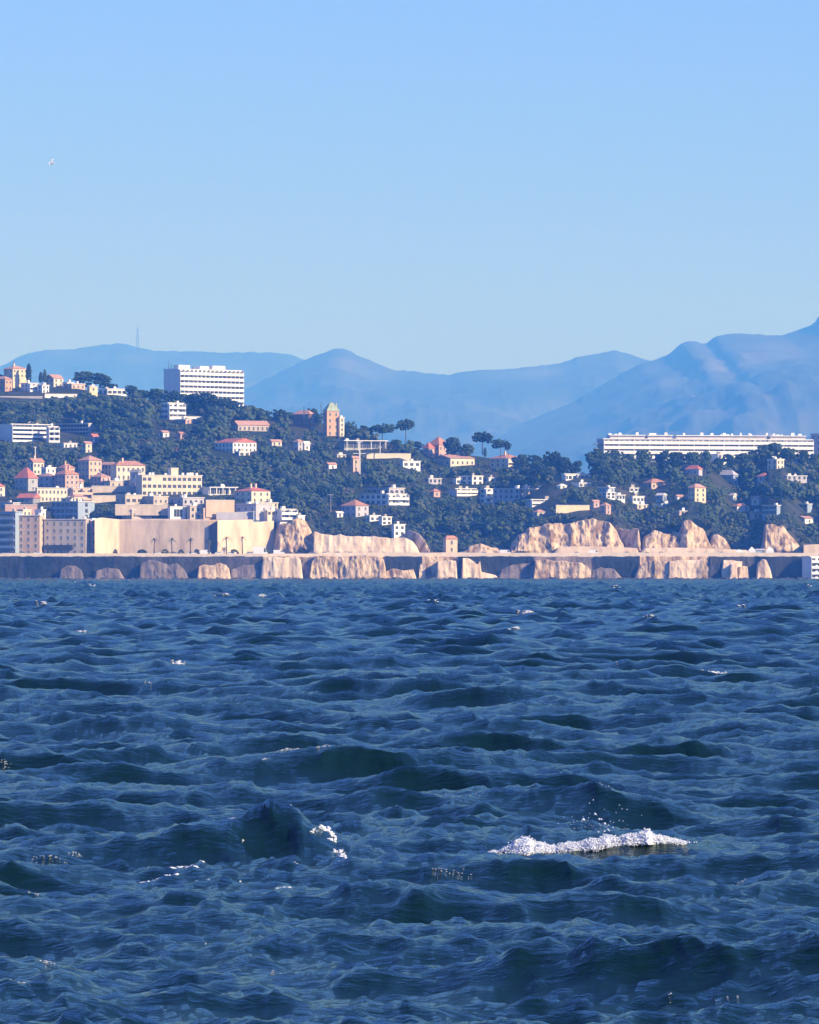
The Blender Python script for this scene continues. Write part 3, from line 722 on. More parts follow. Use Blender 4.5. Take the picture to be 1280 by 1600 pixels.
# ------------------------------------------------------------------ LEFT VILLAGE
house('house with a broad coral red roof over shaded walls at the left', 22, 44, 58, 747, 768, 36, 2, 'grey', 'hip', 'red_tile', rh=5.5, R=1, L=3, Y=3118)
house('cream villa with gabled roofs right of the broad coral roof', 42, 52, 68, 722, 742, 48, 2, 'cream', 'gable', 'tile', rh=2.0, R=3, L=2, chim=1, cat='villa')
house('white stepped annex house between the cream villa and the pink house', 64, 72, 86, 731, 758, 45, 3, 'white', 'flat', 'white', R=2, L=2)
house('tall pink house with tiled hip roof in the left village', 85, 102, 122, 741, 766, 44, 3, 'pink', 'hip', 'tile', rh=3.0, R=3, L=3, chim=2)
house('peach house with small tiled roof peeping above the tall pink house', 90, 100, 116, 731, 742, 46, 1, 'peach', 'hip', 'tile', rh=2.0, R=2, L=1, chim=1)
house('square pink villa with hip roof, sunlit on its right side', 121, 139, 158, 719, 749, 44, 3, 'peach', 'hip', 'pink_tile', rh=2.4, R=3, L=3, cat='villa')
house('cream mansion with red hip roof and a row of tall windows', 178, 182, 226, 727, 752, 62, 2, 'cream', 'hip', 'tile', rh=2.3, R=6, L=0, cat='villa', wh=2.0, ww=1.1, chim=1)
house('long pink side building left of the cream mansion', 158, 174, 180, 726, 742, 30, 2, 'pink', 'gable', 'pink_tile', rh=1.4, L=3)
house('house cut by the left edge with red roof and bright wall', -14, -4, 7, 760, 778, 48, 2, 'cream', 'hip', 'red_tile', rh=2.0, R=1, L=1)
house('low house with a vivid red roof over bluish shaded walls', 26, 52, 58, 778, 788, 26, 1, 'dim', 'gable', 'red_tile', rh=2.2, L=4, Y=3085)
house('long cream house with a row of dark windows below the coral roofs', 55, 58, 104, 763, 785, 60, 2, 'cream', 'flat', 'slab', R=8, L=0, wh=1.6, ww=1.0, Y=3100)
house('peach house with layered rounded terraces right of the long cream house', 105, 112, 141, 763, 782, 58, 2, 'peach', 'flat', 'slab', R=4, L=1, Y=3095, bal={'R': 1, 'mat': 'peach'})
slab('long beige terrace wall with a pale coping under the square pink villa', 143, 222, 759, 772, 74, 'beige', Y=3108)
house('beige terrace house under the long beige wall, partly behind bushes', 180, 196, 222, 774, 790, 52, 1, 'beige', 'flat', 'slab', R=3, L=2, Y=3080, kind='bay', ww=2.2, wh=1.6)
house('low white building with three dark openings on top of the tall curved wall', 190, 206, 242, 797, 812, 52, 1, 'beige', 'flat', 'slab', R=3, L=2, Y=3034, kind='bay', ww=2.6, wh=1.5)
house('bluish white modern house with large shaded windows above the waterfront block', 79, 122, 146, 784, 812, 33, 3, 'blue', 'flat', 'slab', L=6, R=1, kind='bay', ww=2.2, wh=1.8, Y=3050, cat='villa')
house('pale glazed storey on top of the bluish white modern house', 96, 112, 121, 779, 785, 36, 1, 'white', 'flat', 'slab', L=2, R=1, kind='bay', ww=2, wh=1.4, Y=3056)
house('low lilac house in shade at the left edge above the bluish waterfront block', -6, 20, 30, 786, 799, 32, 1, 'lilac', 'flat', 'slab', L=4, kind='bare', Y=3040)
house('narrow lilac house between the coral roof and the tall pink house', 60, 78, 88, 744, 762, 38, 2, 'lilac', 'hip', 'pink_tile', L=2, R=1, rh=1.5)
house('small pink annex on the right side of the tall pink house', 112, 120, 130, 752, 764, 44, 2, 'peach', 'gable', 'pink_tile', R=1, L=1, rh=1.2)
house('pink house with an arched side in the trees left of the cream mansion', 140, 158, 172, 745, 760, 42, 2, 'pink', 'hip', 'pink_tile', L=3, R=2, rh=1.8)
house('low beige service building behind the long beige terrace wall', 150, 172, 200, 752, 762, 50, 1, 'beige', 'flat', 'slab', R=3, L=3)
house('small cream cottage below the rounded terraces of the peach house', 110, 116, 132, 776, 785, 55, 1, 'cream', 'hip', 'pink_tile', R=2, rh=1.2)
house('pale two storey house cut by a dark tree, right of the beige terrace house', 222, 240, 262, 776, 790, 50, 1, 'beige', 'flat', 'slab', R=3, L=2)
house('low lilac garage below the cream apartment block', 262, 286, 318, 778, 790, 52, 1, 'lilac', 'flat', 'slab', R=4, L=2, kind='bare')
house('shaded house with a domed tree beside it, below the red roofed villa', 368, 400, 424, 788, 803, 34, 1, 'lilac', 'flat', 'slab', L=3, R=1)
house('bluish glazed greenhouse on the shaded lilac wall', 372, 396, 410, 800, 808, 36, 1, 'blue', 'gable', 'slab', L=3, rh=1.0, Y=3046)
house('thin white terraced house on the rock left of the craggy rock house', 412, 418, 436, 798, 806, 58, 1, 'cream', 'flat', 'white', R=3, kind='bay', ww=1.5, wh=1.4, Y=3050)
slab('stepped beige wall behind the bushes under the long beige wall', 143, 180, 774, 786, 60, 'beige')
slab('shaded pink garden wall under the coral roofed house', 8, 58, 788, 798, 82, 'pink')
slab('curved peach wall end above the sunlit stone wall', 318, 345, 794, 806, 60, 'peach', Y=3060)
# waterfront blocks
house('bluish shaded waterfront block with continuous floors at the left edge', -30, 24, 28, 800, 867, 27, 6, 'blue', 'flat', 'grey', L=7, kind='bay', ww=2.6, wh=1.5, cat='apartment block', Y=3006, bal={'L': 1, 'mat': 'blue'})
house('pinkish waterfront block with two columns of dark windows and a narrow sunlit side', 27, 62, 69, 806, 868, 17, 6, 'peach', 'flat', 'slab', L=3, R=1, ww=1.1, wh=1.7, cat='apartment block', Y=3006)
def awning(root, X1, Y1, H):
    MB().box(-1.6, -0.003, Y1*0.30, Y1*0.98, 2.9, 5.0, M['dark_metal']).build('awning', root)
house('wide mauve waterfront block with six columns of windows above a dark awning', 68, 134, 139, 812, 868, 16, 5, 'beige', 'flat', 'slab', L=6, R=1, ww=1.1, wh=1.7, cat='apartment block', Y=3004, extra=awning)
house('small bright rooftop house on the pinkish waterfront block', 27, 36, 48, 797, 807, 46, 1, 'yellow', 'flat', 'slab', R=2, L=1, Y=3014)
house('white rooftop storey with a bright corner behind the mauve waterfront block', 54, 65, 71, 797, 811, 42, 1, 'white', 'flat', 'white', L=1, R=1, Y=3018)
house('narrow pink building squeezed between the mauve block and the curved wall', 139, 142, 151, 814, 866, 55, 4, 'pink', 'flat', 'slab', R=1, L=0, Y=3008, cat='apartment block', ww=1.0)
# cream apartments
def turret(root, X1, Y1, H):
    MB().box(X1*0.50, X1*0.62, 1, 5, H+0.36, H+3.6, M['cream']).box(X1*0.49, X1*0.63, 0.8, 5.2, H+3.602, H+3.9, M['slab']).build('roof_storey', root)
    for f in (0.15, 0.2, 0.7, 0.78, 0.86, 0.93):
        MB().box(X1*f, X1*f+1.0, 2, 3, H+0.36, H+1.5, M['white']).build('chimney', root)
house('cream apartment block with three rows of loggias and a square roof turret', 219, 222, 314, 743, 776, 63, 3, 'cream', 'flat', 'slab', R=12, L=0, kind='bay', ww=1.9, wh=1.6, cat='apartment block', extra=turret, skip=0.12, Y=3102)
house('rounded shaded bay house at the left end of the cream apartment block', 203, 216, 221, 738, 762, 30, 2, 'lilac', 'gable', 'dim', rh=1.5, L=1, Y=3112)
def pavil(root, X1, Y1, H):
    for q in range(5): MB().box(X1*q/4.3, X1*q/4.3+0.35, -1.6, -1.25, 0, H, M['white']).build('column', root)
    MB().box(-0.4, X1+0.4, -1.9, -0.36, H+0.01, H+0.42, M['white']).build('canopy', root)
house('white framed pavilion with bluish glass left of the red roofed villa', 323, 326, 368, 762, 773, 62, 1, 'white', 'flat', 'white', R=5, kind='bay', ww=2.6, wh=2.6, extra=pavil, Y=3100)
house('villa with a bright red hip roof, shaded left wall and chimneys', 366, 393, 422, 767, 786, 45, 2, 'cream', 'hip', 'red_tile', rh=2.2, L=3, R=3, chim=2, cat='villa', Y=3098)
slab('sloping peach wall below the white framed pavilion', 322, 366, 781, 800, 66, 'peach', Y=3075)
slab('shaded lilac wall above the sunlit stone wall', 338, 424, 800, 816, 80, 'lilac', Y=3040)
house('white framed house with one large teal window on the terrace edge', 262, 266, 290, 792, 811, 60, 1, 'white', 'flat', 'slab', R=1, kind='bay', ww=4.6, wh=3.6, Y=3038)
house('beige terrace house with two small windows right of the large teal window', 292, 297, 314, 791, 811, 58, 2, 'beige', 'flat', 'slab', R=2, Y=3042, kind='bare')
house('low beige house under a long pale curved roof edge near the dark wall gap', 312, 316, 338, 804, 811, 60, 1, 'beige', 'flat', 'white', R=2, Y=3044, kind='bare')
slab('beige terrace wall with small openings above the tall curved wall', 180, 262, 788, 797, 78, 'beige', Y=3060)
house('white house with stacked terraces on the craggy rock', 431, 438, 462, 796, 812, 58, 2, 'white', 'flat', 'slab', R=4, kind='bay', ww=1.7, wh=1.5, Y=3036, bal={'R': 1})
house('bright narrow white tower on the right side of the craggy rock', 463, 466, 476, 806, 818, 52, 1, 'white', 'flat', 'white', R=1, Y=3036)
house('cream terraced house stepping down right of the red roofed villa', 400, 406, 434, 786, 798, 56, 2, 'cream', 'flat', 'slab', R=4, L=0, Y=3078)

# ------------------------------------------------------------------ CENTRE
def finial(root, X1, Y1, H):
    MB().box(X1*0.2, X1*0.32, 0.5, 1.2, H+0.5, H+3.0, M['verdigris']).box(X1*0.75, X1*0.87, 0.5, 1.2, H+0.5, H+4.0, M['verdigris']).build('dormer', root)
house('brick castle tower with a steep verdigris roof on the hilltop', 505, 511, 530, 642, 682, 52, 4, 'orange', 'pyramid', 'verdigris', R=2, L=1, rh=4.4, Y=3330, cat='castle tower', name='castle_tower', extra=finial, wh=2.0)
house('sunlit cream stair wing on the right side of the brick castle tower', 529, 531, 538, 653, 682, 50, 4, 'cream', 'flat', 'slab', R=1, Y=3326, cat='castle wing')
house('shaded brick manor left of the castle tower half hidden by trees', 458, 484, 491, 647, 672, 34, 3, 'brick', 'hip', 'pink_tile', L=4, R=1, rh=2.2, Y=3345, cat='villa')
house('small lilac house with a pink roof below the brick manor', 459, 466, 473, 690, 705, 44, 2, 'lilac', 'hip', 'pink_tile', R=1, L=1, rh=1.5)
house('tiny white gabled house right of the small lilac house', 473, 476, 484, 694, 704, 52, 1, 'white', 'gable', 'slab', R=1, rh=1.6)
def pergola(root, X1, Y1, H):
    MB().box(-1.2, X1+1, -2.6, Y1, H+0.36, H+0.75, M['white']).build('canopy', root)
    for f in (0.02, 0.3, 0.62, 0.98): MB().box(X1*f, X1*f+0.3, -2.3, -2.0, -2, H+0.358, M['white']).build('column', root)
house('long glazed villa under a thin flat canopy right below the castle tower', 534, 538, 601, 690, 702, 66, 1, 'grey', 'flat', 'slab', R=9, kind='bay', ww=2.4, wh=2.4, extra=pergola, cat='villa')
slab('long low flesh coloured wall in the trees right of the white mast', 573, 642, 708, 718, 72, 'cream')
house('narrow sunlit gable wall left of the white mast', 549, 552, 561, 716, 738, 52, 2, 'peach', 'gable', 'pink_tile', R=1, rh=1.2)
house('low white house on the slope right of the flesh coloured wall', 625, 630, 657, 721, 730, 60, 1, 'white', 'flat', 'white', R=3, kind='bay', ww=2, wh=1.5)
house('twin gabled pink villa with coral roofs on the ridge', 668, 686, 703, 695, 716, 44, 2, 'pink', 'hip', 'tile', R=3, L=3, rh=4.5, Y=3275, cat='villa')
house('coral roofed side pavilion left of the twin gabled villa', 661, 670, 679, 700, 714, 44, 2, 'pink', 'hip', 'red_tile', R=1, L=1, rh=3.2, Y=3280)
house('wide beige villa with a dull pink roof below the twin gabled villa', 677, 704, 742, 716, 729, 52, 1, 'cream', 'gable', 'pink_tile', R=5, L=3, rh=2.0, Y=3262, cat='villa')
house('villa with orange roof and sunlit loggias on the ridge, right of the umbrella pines', 766, 791, 818, 716, 730, 44, 2, 'yellow', 'hip', 'tile', R=4, L=3, rh=2.4, Y=3258, cat='villa', chim=1, bal={'R': 1, 'mat': 'cream'})
house('white cubist villa with a chimney in the middle slope', 722, 738, 755, 744, 758, 45, 2, 'white', 'flat', 'white', R=2, L=2, kind='bay', ww=2, wh=1.5, chim=1)
house('small bright white house left of the cubist villa', 708, 713, 727, 748, 757, 55, 1, 'white', 'flat', 'white', R=2, kind='bay', ww=1.8, wh=1.4)
house('white house with a curved balcony below the cubist villa', 708, 712, 744, 764, 775, 62, 2, 'white', 'flat', 'white', R=4, kind='bay', ww=2, wh=1.3, bal={'R': 1})
house('narrow three level white house right of the curved balcony', 751, 757, 771, 764, 786, 50, 3, 'white', 'flat', 'white', R=1, L=1, kind='bay', ww=2, wh=1.5, bal={'R': 1})
house('long shaded pale building with two sunlit pillars in the middle slope', 771, 812, 830, 764, 780, 40, 2, 'lilac', 'flat', 'slab', R=2, L=5, kind='bare')
house('large grey white modern house with a stepped flat roof in the wood', 562, 604, 635, 772, 789, 42, 2, 'white', 'flat', 'slab', R=4, L=5, kind='bay', ww=2, wh=1.5, cat='villa', bal={'R': 1})
house('upper storey of pale boxes above the large grey white house', 572, 608, 632, 763, 773, 42, 1, 'lilac', 'flat', 'slab', R=3, L=4, kind='bay', ww=2, wh=1.4)
house('house with an orange tiled roof left below the modern grey white house', 533, 556, 576, 790, 808, 42, 2, 'lilac', 'hip', 'tile', R=2, L=3, rh=3.0)
house('bright white box house right above the pale road wall', 592, 597, 612, 808, 820, 55, 2, 'white', 'flat', 'white', R=2, L=0, kind='bay', ww=1.6, wh=1.2)
house('small two level white house above the rounded end of the pale wall', 612, 616, 633, 820, 838, 55, 2, 'white', 'flat', 'white', R=2, kind='bay', ww=1.6, wh=1.4, Y=3034)
house('small square stone kiosk tower standing beside the road in the dark valley', 693, 697, 715, 842, 864, 58, 2, 'peach', 'hip', 'tile', R=1, rh=1.6, Y=3010, cat='kiosk', name='kiosk', wh=2)
# ------------------------------------------------------------------ RIGHT
house('white villa with an arcade and a chimney at the dip of the skyline', 878, 882, 920, 741, 752, 60, 1, 'white', 'flat', 'white', R=6, kind='bare', ww=1.8, wh=2.0, cat='villa', bal={'R': 1}, Y=3215)
house('tiny bright domed white house below the arcade villa', 871, 876, 886, 759, 765, 52, 1, 'white', 'hip', 'white', R=1, rh=1.0)
house('flat roofed garden house with a bright edge right of the tiny domed house', 900, 905, 924, 755, 761, 62, 1, 'white', 'flat', 'white', R=3, kind='bay', ww=1.6, wh=1.1)
house('long low house with a broken line of bright roofs in the right centre', 820, 826, 878, 764, 774, 66, 1, 'peach', 'flat', 'white', R=7, kind='bare')
house('sunlit peach stair tower left of the long low house', 817, 820, 827, 761, 775, 50, 2, 'peach', 'flat', 'slab', R=1)
house('long white balconied house above the yellow wall', 827, 830, 868, 781, 793, 68, 2, 'lilac', 'flat', 'white', R=6, kind='bay', ww=2.2, wh=1.3, bal={'R': 1})
slab('bright yellow garden wall above the large limestone cliff', 869, 922, 789, 801, 70, 'yellow')
house('little pink cottage right of the bright yellow wall', 924, 928, 937, 784, 793, 50, 1, 'pink', 'gable', 'pink_tile', R=1, rh=1.0)
house('mauve house with a bright end gable above the right part of the large cliff', 938, 947, 955, 790, 803, 42, 2, 'pink', 'hip', 'pink_tile', R=1, L=1, rh=1.6)
house('white house with a double flat roof in the right middle slope', 940, 948, 962, 770, 779, 50, 2, 'white', 'flat', 'white', R=2, L=1, kind='bay', ww=1.8, wh=1.1)
house('low white row joined right of the double roofed house', 960, 963, 977, 774, 780, 60, 1, 'white', 'flat', 'white', R=3, kind='bare')
house('small white house under a flat roof right of the low white row', 984, 989, 1007, 776, 785, 58, 1, 'white', 'flat', 'white', R=3, kind='bay', ww=1.5, wh=1.4)
house('bright thin roofed pavilion above the small white house', 981, 984, 998, 763, 768, 60, 1, 'white', 'flat', 'white', R=2, kind='bay', ww=1.8, wh=1.1)
house('cream cottage half hidden below the small white house', 992, 996, 1012, 789, 795, 58, 1, 'cream', 'flat', 'slab', R=2)
house('long salmon roofed house on the right slope', 1006, 1018, 1042, 754, 764, 54, 1, 'peach', 'hip', 'tile', R=3, L=2, rh=2.0)
house('tall sunlit cream tower house with a pink roof on the right slope', 1076, 1086, 1104, 762, 784, 50, 3, 'yellow', 'hip', 'pink_tile', R=2, L=2, rh=2.0)
house('red roofed lilac house left of centre below the long terraced building', 1072, 1092, 1098, 733, 743, 34, 1, 'lilac', 'hip', 'red_tile', L=2, rh=2.0)
house('shaded house with a pale pitched roof in the right wood', 1120, 1146, 1154, 742, 758, 36, 2, 'blue', 'hip', 'lilac', L=3, R=1, rh=2.6)
house('small house with a faded red roof deep in the right wood', 1184, 1196, 1206, 744, 751, 42, 1, 'lilac', 'hip', 'red_tile', R=1, L=1, rh=1.8)
house('cream house under a pink terrace roof just below the right end of the terraced building', 1200, 1214, 1226, 718, 734, 46, 2, 'cream', 'flat', 'white', R=2, L=2, cat='villa')
house('white flat house behind trees just below the terraced building', 1116, 1122, 1148, 710, 723, 62, 2, 'white', 'flat', 'white', R=4, kind='bay', ww=1.8, wh=1.4)
house('thin white canopy house in the trees left below the terraced building', 1068, 1071, 1088, 718, 723, 66, 1, 'white', 'flat', 'white', R=3, kind='bare', Y=3256)
house('pale cottage with a bright side wall on the right slope', 1141, 1146, 1151, 774, 784, 48, 1, 'white', 'gable', 'slab', R=1, rh=1.2)
house('lilac cottage with a bright white gable between the pale cottage and the right edge', 1175, 1186, 1196, 778, 790, 44, 1, 'white', 'gable', 'pink_tile', R=1, L=1, rh=1.2)
house('red roofed low house right above the pinnacle cliff', 1144, 1152, 1172, 791, 797, 56, 1, 'white', 'hip', 'tile', R=2, L=1, rh=1.4)
house('cream flat house stepping down above the limestone outcrop', 1172, 1177, 1192, 800, 812, 55, 1, 'cream', 'flat', 'slab', R=2)
house('wide shaded blue white house near the right edge', 1192, 1214, 1220, 790, 804, 34, 2, 'blue', 'flat', 'slab', L=4, kind='bay', ww=2, wh=1.4)
house('second wide shaded blue white house, nearest the right edge', 1228, 1262, 1270, 788, 800, 34, 2, 'blue', 'flat', 'slab', L=5, kind='bay', ww=2, wh=1.4)
house('pink roofed bungalow at the right edge above the shaded cliff', 1244, 1258, 1273, 810, 818, 44, 1, 'white', 'gable', 'pink_tile', R=1, L=2, rh=1.2)
house('slim white gable house in the trees above the tall pinnacle', 1058, 1062, 1082, 799, 805, 60, 1, 'peach', 'flat', 'slab', R=2, kind='bare')
def penthouse(root, X1, Y1, H):
    for a_, b_ in ((0.035, 0.2), (0.215, 0.33), (0.35, 0.78), (0.80, 0.97)):
        MB().box(X1*a_, X1*b_, 1.4, 7, H+0.36, H+1.9, M['lilac']).box(X1*a_-0.3, X1*b_+0.3, 0.4, 7.2, H+1.902, H+2.25, M['white']).build('roof_storey', root)
    rnd = random.Random(3)
    for q in range(26):
        x = rnd.uniform(2, X1-3)
        MB().box(x, x+rnd.uniform(0.5, 1.8), 2.5, 3.5, H+2.252, H+2.25+rnd.uniform(0.5, 1.5), M['white']).build('chimney', root)
    # ragged end terraces on the left
    for f in range(4):
        MB().box(-3.2, -0.25, 1.0, 8.0, H*f/4-0.1, H*f/4+0.25, M['slab']).build('end_terrace', root)
house('very long white terraced apartment building crowning the right hill', 934, 943, 1275, 686, 716, 76, 4, 'lilac', 'flat', 'white', R=40, kind='bay', ww=2.0, wh=1.5, cat='apartment block', bal={'R': 1, 'h': 1.45, 'step': 8}, Y=3285, extra=penthouse, found=2, rect=(932, 1276, 668, 698, 3285, ''))
house('pale shaded block behind the right end of the long terraced building', 1268, 1284, 1300, 678, 716, 40, 4, 'lilac', 'flat', 'slab', L=2, R=2, Y=3330, cat='apartment block', rect=(1276, 1300, 676, 700, 3330, ''))
house('white waterfront building with four balcony rows at the right edge', 1258, 1266, 1330, 870, 906, 62, 4, 'white', 'flat', 'white', R=6, kind='bay', ww=2.4, wh=1.4, cat='apartment block', bal={'R': 1, 'h': 1.0}, Y=2982, found=1)

house('bluish white house with a flat roof left above the double roofed house', 936, 952, 961, 762, 770, 36, 1, 'blue', 'flat', 'white', L=3, R=1)
house('small pale house among trees above the long salmon roofed house', 1030, 1034, 1046, 719, 725, 56, 1, 'white', 'flat', 'white', R=2)
house('bluish cottage right below the long salmon roofed house', 1026, 1036, 1042, 774, 782, 38, 1, 'blue', 'gable', 'slab', L=2, R=1, rh=1.2)
house('tiny white cottage left below the tall cream tower house', 1056, 1059, 1068, 776, 782, 55, 1, 'white', 'gable', 'pink_tile', R=1, rh=1.0)
house('pink cottage in the wood between the pale road wall and the kiosk valley', 672, 678, 688, 768, 776, 48, 1, 'pink', 'hip', 'tile', R=1, L=1, rh=1.4)
house('pale low house in the trees left of the white cubist villa', 664, 670, 690, 748, 755, 56, 1, 'lilac', 'flat', 'slab', R=3, L=1, kind='bare')
house('white garage in the trees right of the white cubist villa', 760, 764, 776, 747, 752, 60, 1, 'white', 'flat', 'white', R=1, kind='bare')
house('small white house deep in the wood under the castle tower', 508, 514, 526, 726, 733, 50, 1, 'white', 'gable', 'pink_tile', R=1, L=1, rh=1.2)
house('pale cottage with a brown roof left of the flesh coloured wall', 523, 527, 541, 711, 716, 60, 1, 'cream', 'flat', 'slab', R=2)
house('tiny white boathouse like cottage above the left end of the pale road wall', 524, 527, 536, 802, 808, 54, 1, 'white', 'gable', 'slab', R=1, rh=1.0)
house('white terraced house below the orange tiled house', 572, 578, 594, 806, 815, 54, 1, 'white', 'flat', 'white', R=2, L=1, kind='bay', ww=1.6, wh=1.3)
house('pale stone cottage on the right edge of the kiosk valley', 834, 840, 852, 800, 807, 52, 1, 'cream', 'hip', 'pink_tile', R=1, L=1, rh=1.2)
house('row of three low white garages above the tall pinnacle', 1030, 1034, 1056, 788, 793, 62, 1, 'white', 'flat', 'white', R=3, kind='bare')
house('long pale greenhouse roof in the trees near the right edge', 1226, 1230, 1262, 744, 749, 66, 1, 'lilac', 'flat', 'white', R=4, kind='bare')
house('white house half hidden under the right end of the terraced building', 1236, 1240, 1256, 716, 722, 60, 1, 'white', 'flat', 'white', R=3, kind='bay', ww=1.5, wh=1.2)
house('small lit white block left of the stacked white villa', 240, 244, 254, 618, 624, 56, 1, 'white', 'flat', 'white', R=1)
house('cream bungalow in the dark wood below the long pink roofed villa', 420, 425, 440, 690, 696, 55, 1, 'cream', 'gable', 'pink_tile', R=2, rh=1.2)

# ------------------------------------------------------------------ masts, posts
def mast(label, u, vb, vt, Y, w, mat='dark_metal', cat='mast'):
    k = S*Y; H = (vb-vt)*k; root = empty('lattice_mast', P(u, vb, Y))
    b = MB(); n = max(4, int(H/(w*1.6)))
    legs = [(-1,-1),(1,-1),(1,1),(-1,1)]
    for lx, ly in legs: MB().tube((lx*w/2, ly*w/2, -2), (lx*w*0.12, ly*w*0.12, H*0.85), w*0.10, w*0.06, M[mat], 5).build('leg', root)
    for i in range(n):
        z = H*0.85*i/n; z2 = H*0.85*(i+1)/n; r0 = w/2*(1-0.76*i/n); r1 = w/2*(1-0.76*(i+1)/n)
        b.tube((-r0,-r0,z), (r1,-r1,z2), w*0.05, w*0.05, M[mat], 4).tube((r0,-r0,z), (-r1,-r1,z2), w*0.05, w*0.05, M[mat], 4).tube((r0,-r0,z), (r1,r1,z2), w*0.05, w*0.05, M[mat], 4)
    b.build('bracing', root)
    MB().tube((0,0,H*0.8), (0,0,H), w*0.10, w*0.06, M[mat], 5).build('antenna', root)
    tag(root, label, cat)
mast('tall faint radio mast on the far left mountain ridge', 215, 546, 508, 26900, 14.0)
mast('thin dark antenna rising beside the brick castle tower', 502, 655, 627, 3335, 0.9)
mast('short dark antenna sticking up above the trees left of the castle tower', 475, 645, 633, 3345, 0.8)
def post(label, u, vb, vt, r, mat, cat, name, arms=(), Y=None):
    Y = Y or terr_Y(u, vb); k = S*Y; H = (vb-vt)*k; root = empty(name, P(u, vb, Y))
    MB().tube((0,0,-1), (0,0,H), r, r*0.7, M[mat], 8).build('pole', root)
    for z, l in arms: MB().box(-l, l, -0.12, 0.12, H*z, H*z+0.3, M[mat]).build('cross_arm', root)
    tag(root, label, cat)
    RECTS.append((u-2, u+2, vt, vb, Y, label))
post('white mast with two cross arms in front of the glazed villa', 562, 740, 690, 0.42, 'white', 'mast', 'flag_mast', ((0.98, 1.6), (0.62, 3.2)), Y=3235)
post('white lamp post above the cream villa in the left village', 55, 722, 698, 0.3, 'white', 'lamp post', 'lamp_post', ((0.96, 0.9),))
post('slim white pole at the right end of the glazed villa', 594, 708, 690, 0.22, 'white', 'pole', 'pole', ((0.5, 0.8),), Y=3240)
post('thin grey lamp post in the wood above the orange roofed house', 517, 800, 772, 0.16, 'metal', 'lamp post', 'lamp_post', ((0.95, 1.4),))
# ------------------------------------------------------------------ VEGETATION
def foliage(name, c0, c1, c2):
    m, nt, b = mat_new(name)
    n = noise_node(nt, 0.9, 4, 0.7); oi = nt.nodes.new('ShaderNodeObjectInfo')
    ad = nt.nodes.new('ShaderNodeMath'); ad.operation = 'MULTIPLY_ADD'; ad.inputs[1].default_value = 0.35; 
    nt.links.new(oi.outputs['Random'], ad.inputs[0]); nt.links.new(n.outputs['Fac'], ad.inputs[2])
    r = ramp(nt, ad.outputs[0], [(0.4, c0), (0.66, c1), (0.85, c2)])
    nt.links.new(r.outputs[0], b.inputs['Base Color']); b.inputs['Roughness'].default_value = 0.8
    b.inputs['Specular IOR Level'].default_value = 0.15
    return m
M['pine'] = foliage('pine_needles', (0.012, 0.026, 0.012), (0.028, 0.050, 0.018), (0.055, 0.082, 0.030))
M['olive'] = foliage('broadleaf_foliage', (0.022, 0.036, 0.018), (0.045, 0.064, 0.028), (0.085, 0.098, 0.045))
M['dry'] = foliage('bare_winter_twigs', (0.06, 0.045, 0.035), (0.10, 0.075, 0.055), (0.15, 0.11, 0.08))
M['bark'] = surf('bark', (0.10, 0.075, 0.055), (0.16, 0.12, 0.09), 1.0, 0.95)
_ico_v = None
def ico():
    global _ico_v
    if _ico_v is None:
        t = (1+5**0.5)/2
        v = np.array([(-1,t,0),(1,t,0),(-1,-t,0),(1,-t,0),(0,-1,t),(0,1,t),(0,-1,-t),(0,1,-t),(t,0,-1),(t,0,1),(-t,0,-1),(-t,0,1)], float)
        v /= np.linalg.norm(v[0])
        f = np.array([(0,11,5),(0,5,1),(0,1,7),(0,7,10),(0,10,11),(1,5,9),(5,11,4),(11,10,2),(10,7,6),(7,1,8),(3,9,4),(3,4,2),(3,2,6),(3,6,8),(3,8,9),(4,9,5),(2,4,11),(6,2,10),(8,6,7),(9,8,1)])
        _ico_v = (v, f)
    return _ico_v
def clumps(centres, radii, r, squash=0.75):
    v, f = ico(); n = len(centres)
    jit = 1 + r.uniform(-0.45, 0.45, (n, 12, 1))
    V = v[None]*jit*np.asarray(radii)[:, None, None]; V[:, :, 2] *= squash
    V = V + np.asarray(centres)[:, None, :]
    F = f[None] + (np.arange(n)*12)[:, None, None]
    return V.reshape(-1, 3), F.reshape(-1, 3)
def crown_cloud(kind, n, seed, loose=1.0):
    """unit tree 1 high: clump centres and radii"""
    r = np.random.default_rng(seed); C = []; R = []
    if kind == 'umbrella':
        lobes = [(r.uniform(-.30,.30), r.uniform(-.30,.30), r.uniform(.62,.80), r.uniform(.16,.24)) for _ in range(8)]
        lobes.append((0, 0, .74, .30))
        for i in range(n):
            l = lobes[i % len(lobes)]; d = r.normal(size=3); d /= np.linalg.norm(d)
            C.append((l[0]+d[0]*l[3], l[1]+d[1]*l[3], l[2]+d[2]*l[3]*.8)); R.append(r.uniform(.04,.08))
    elif kind == 'round':
        lobes = [(r.uniform(-.24,.24), r.uniform(-.24,.24), r.uniform(.42,.78), r.uniform(.13,.22)) for _ in range(9)]
        lobes += [(0, 0, .55, .30), (r.uniform(-.2,.2), 0, .28, .22)]
        for i in range(n):
            l = lobes[i % len(lobes)]; d = r.normal(size=3); d /= np.linalg.norm(d)
            C.append((l[0]+d[0]*l[3], l[1]+d[1]*l[3], l[2]+d[2]*l[3]*.85)); R.append(r.uniform(.04,.085))
    elif kind == 'cypress':
        for i in range(n):
            z = r.uniform(.06,.98); w = .10*math.sin(math.pi*min(z*0.9+.12,1))**.7; t = r.uniform(0, 6.28)
            C.append((w*math.cos(t), w*math.sin(t), z)); R.append(r.uniform(.025,.05))
    elif kind == 'bush':
        for i in range(n):
            d = r.normal(size=3); d /= np.linalg.norm(d); d[2] = abs(d[2])
            C.append((d[0]*.5, d[1]*.5, d[2]*.8)); R.append(r.uniform(.1,.2))
    return np.array(C), np.array(R), r
_tm = {}
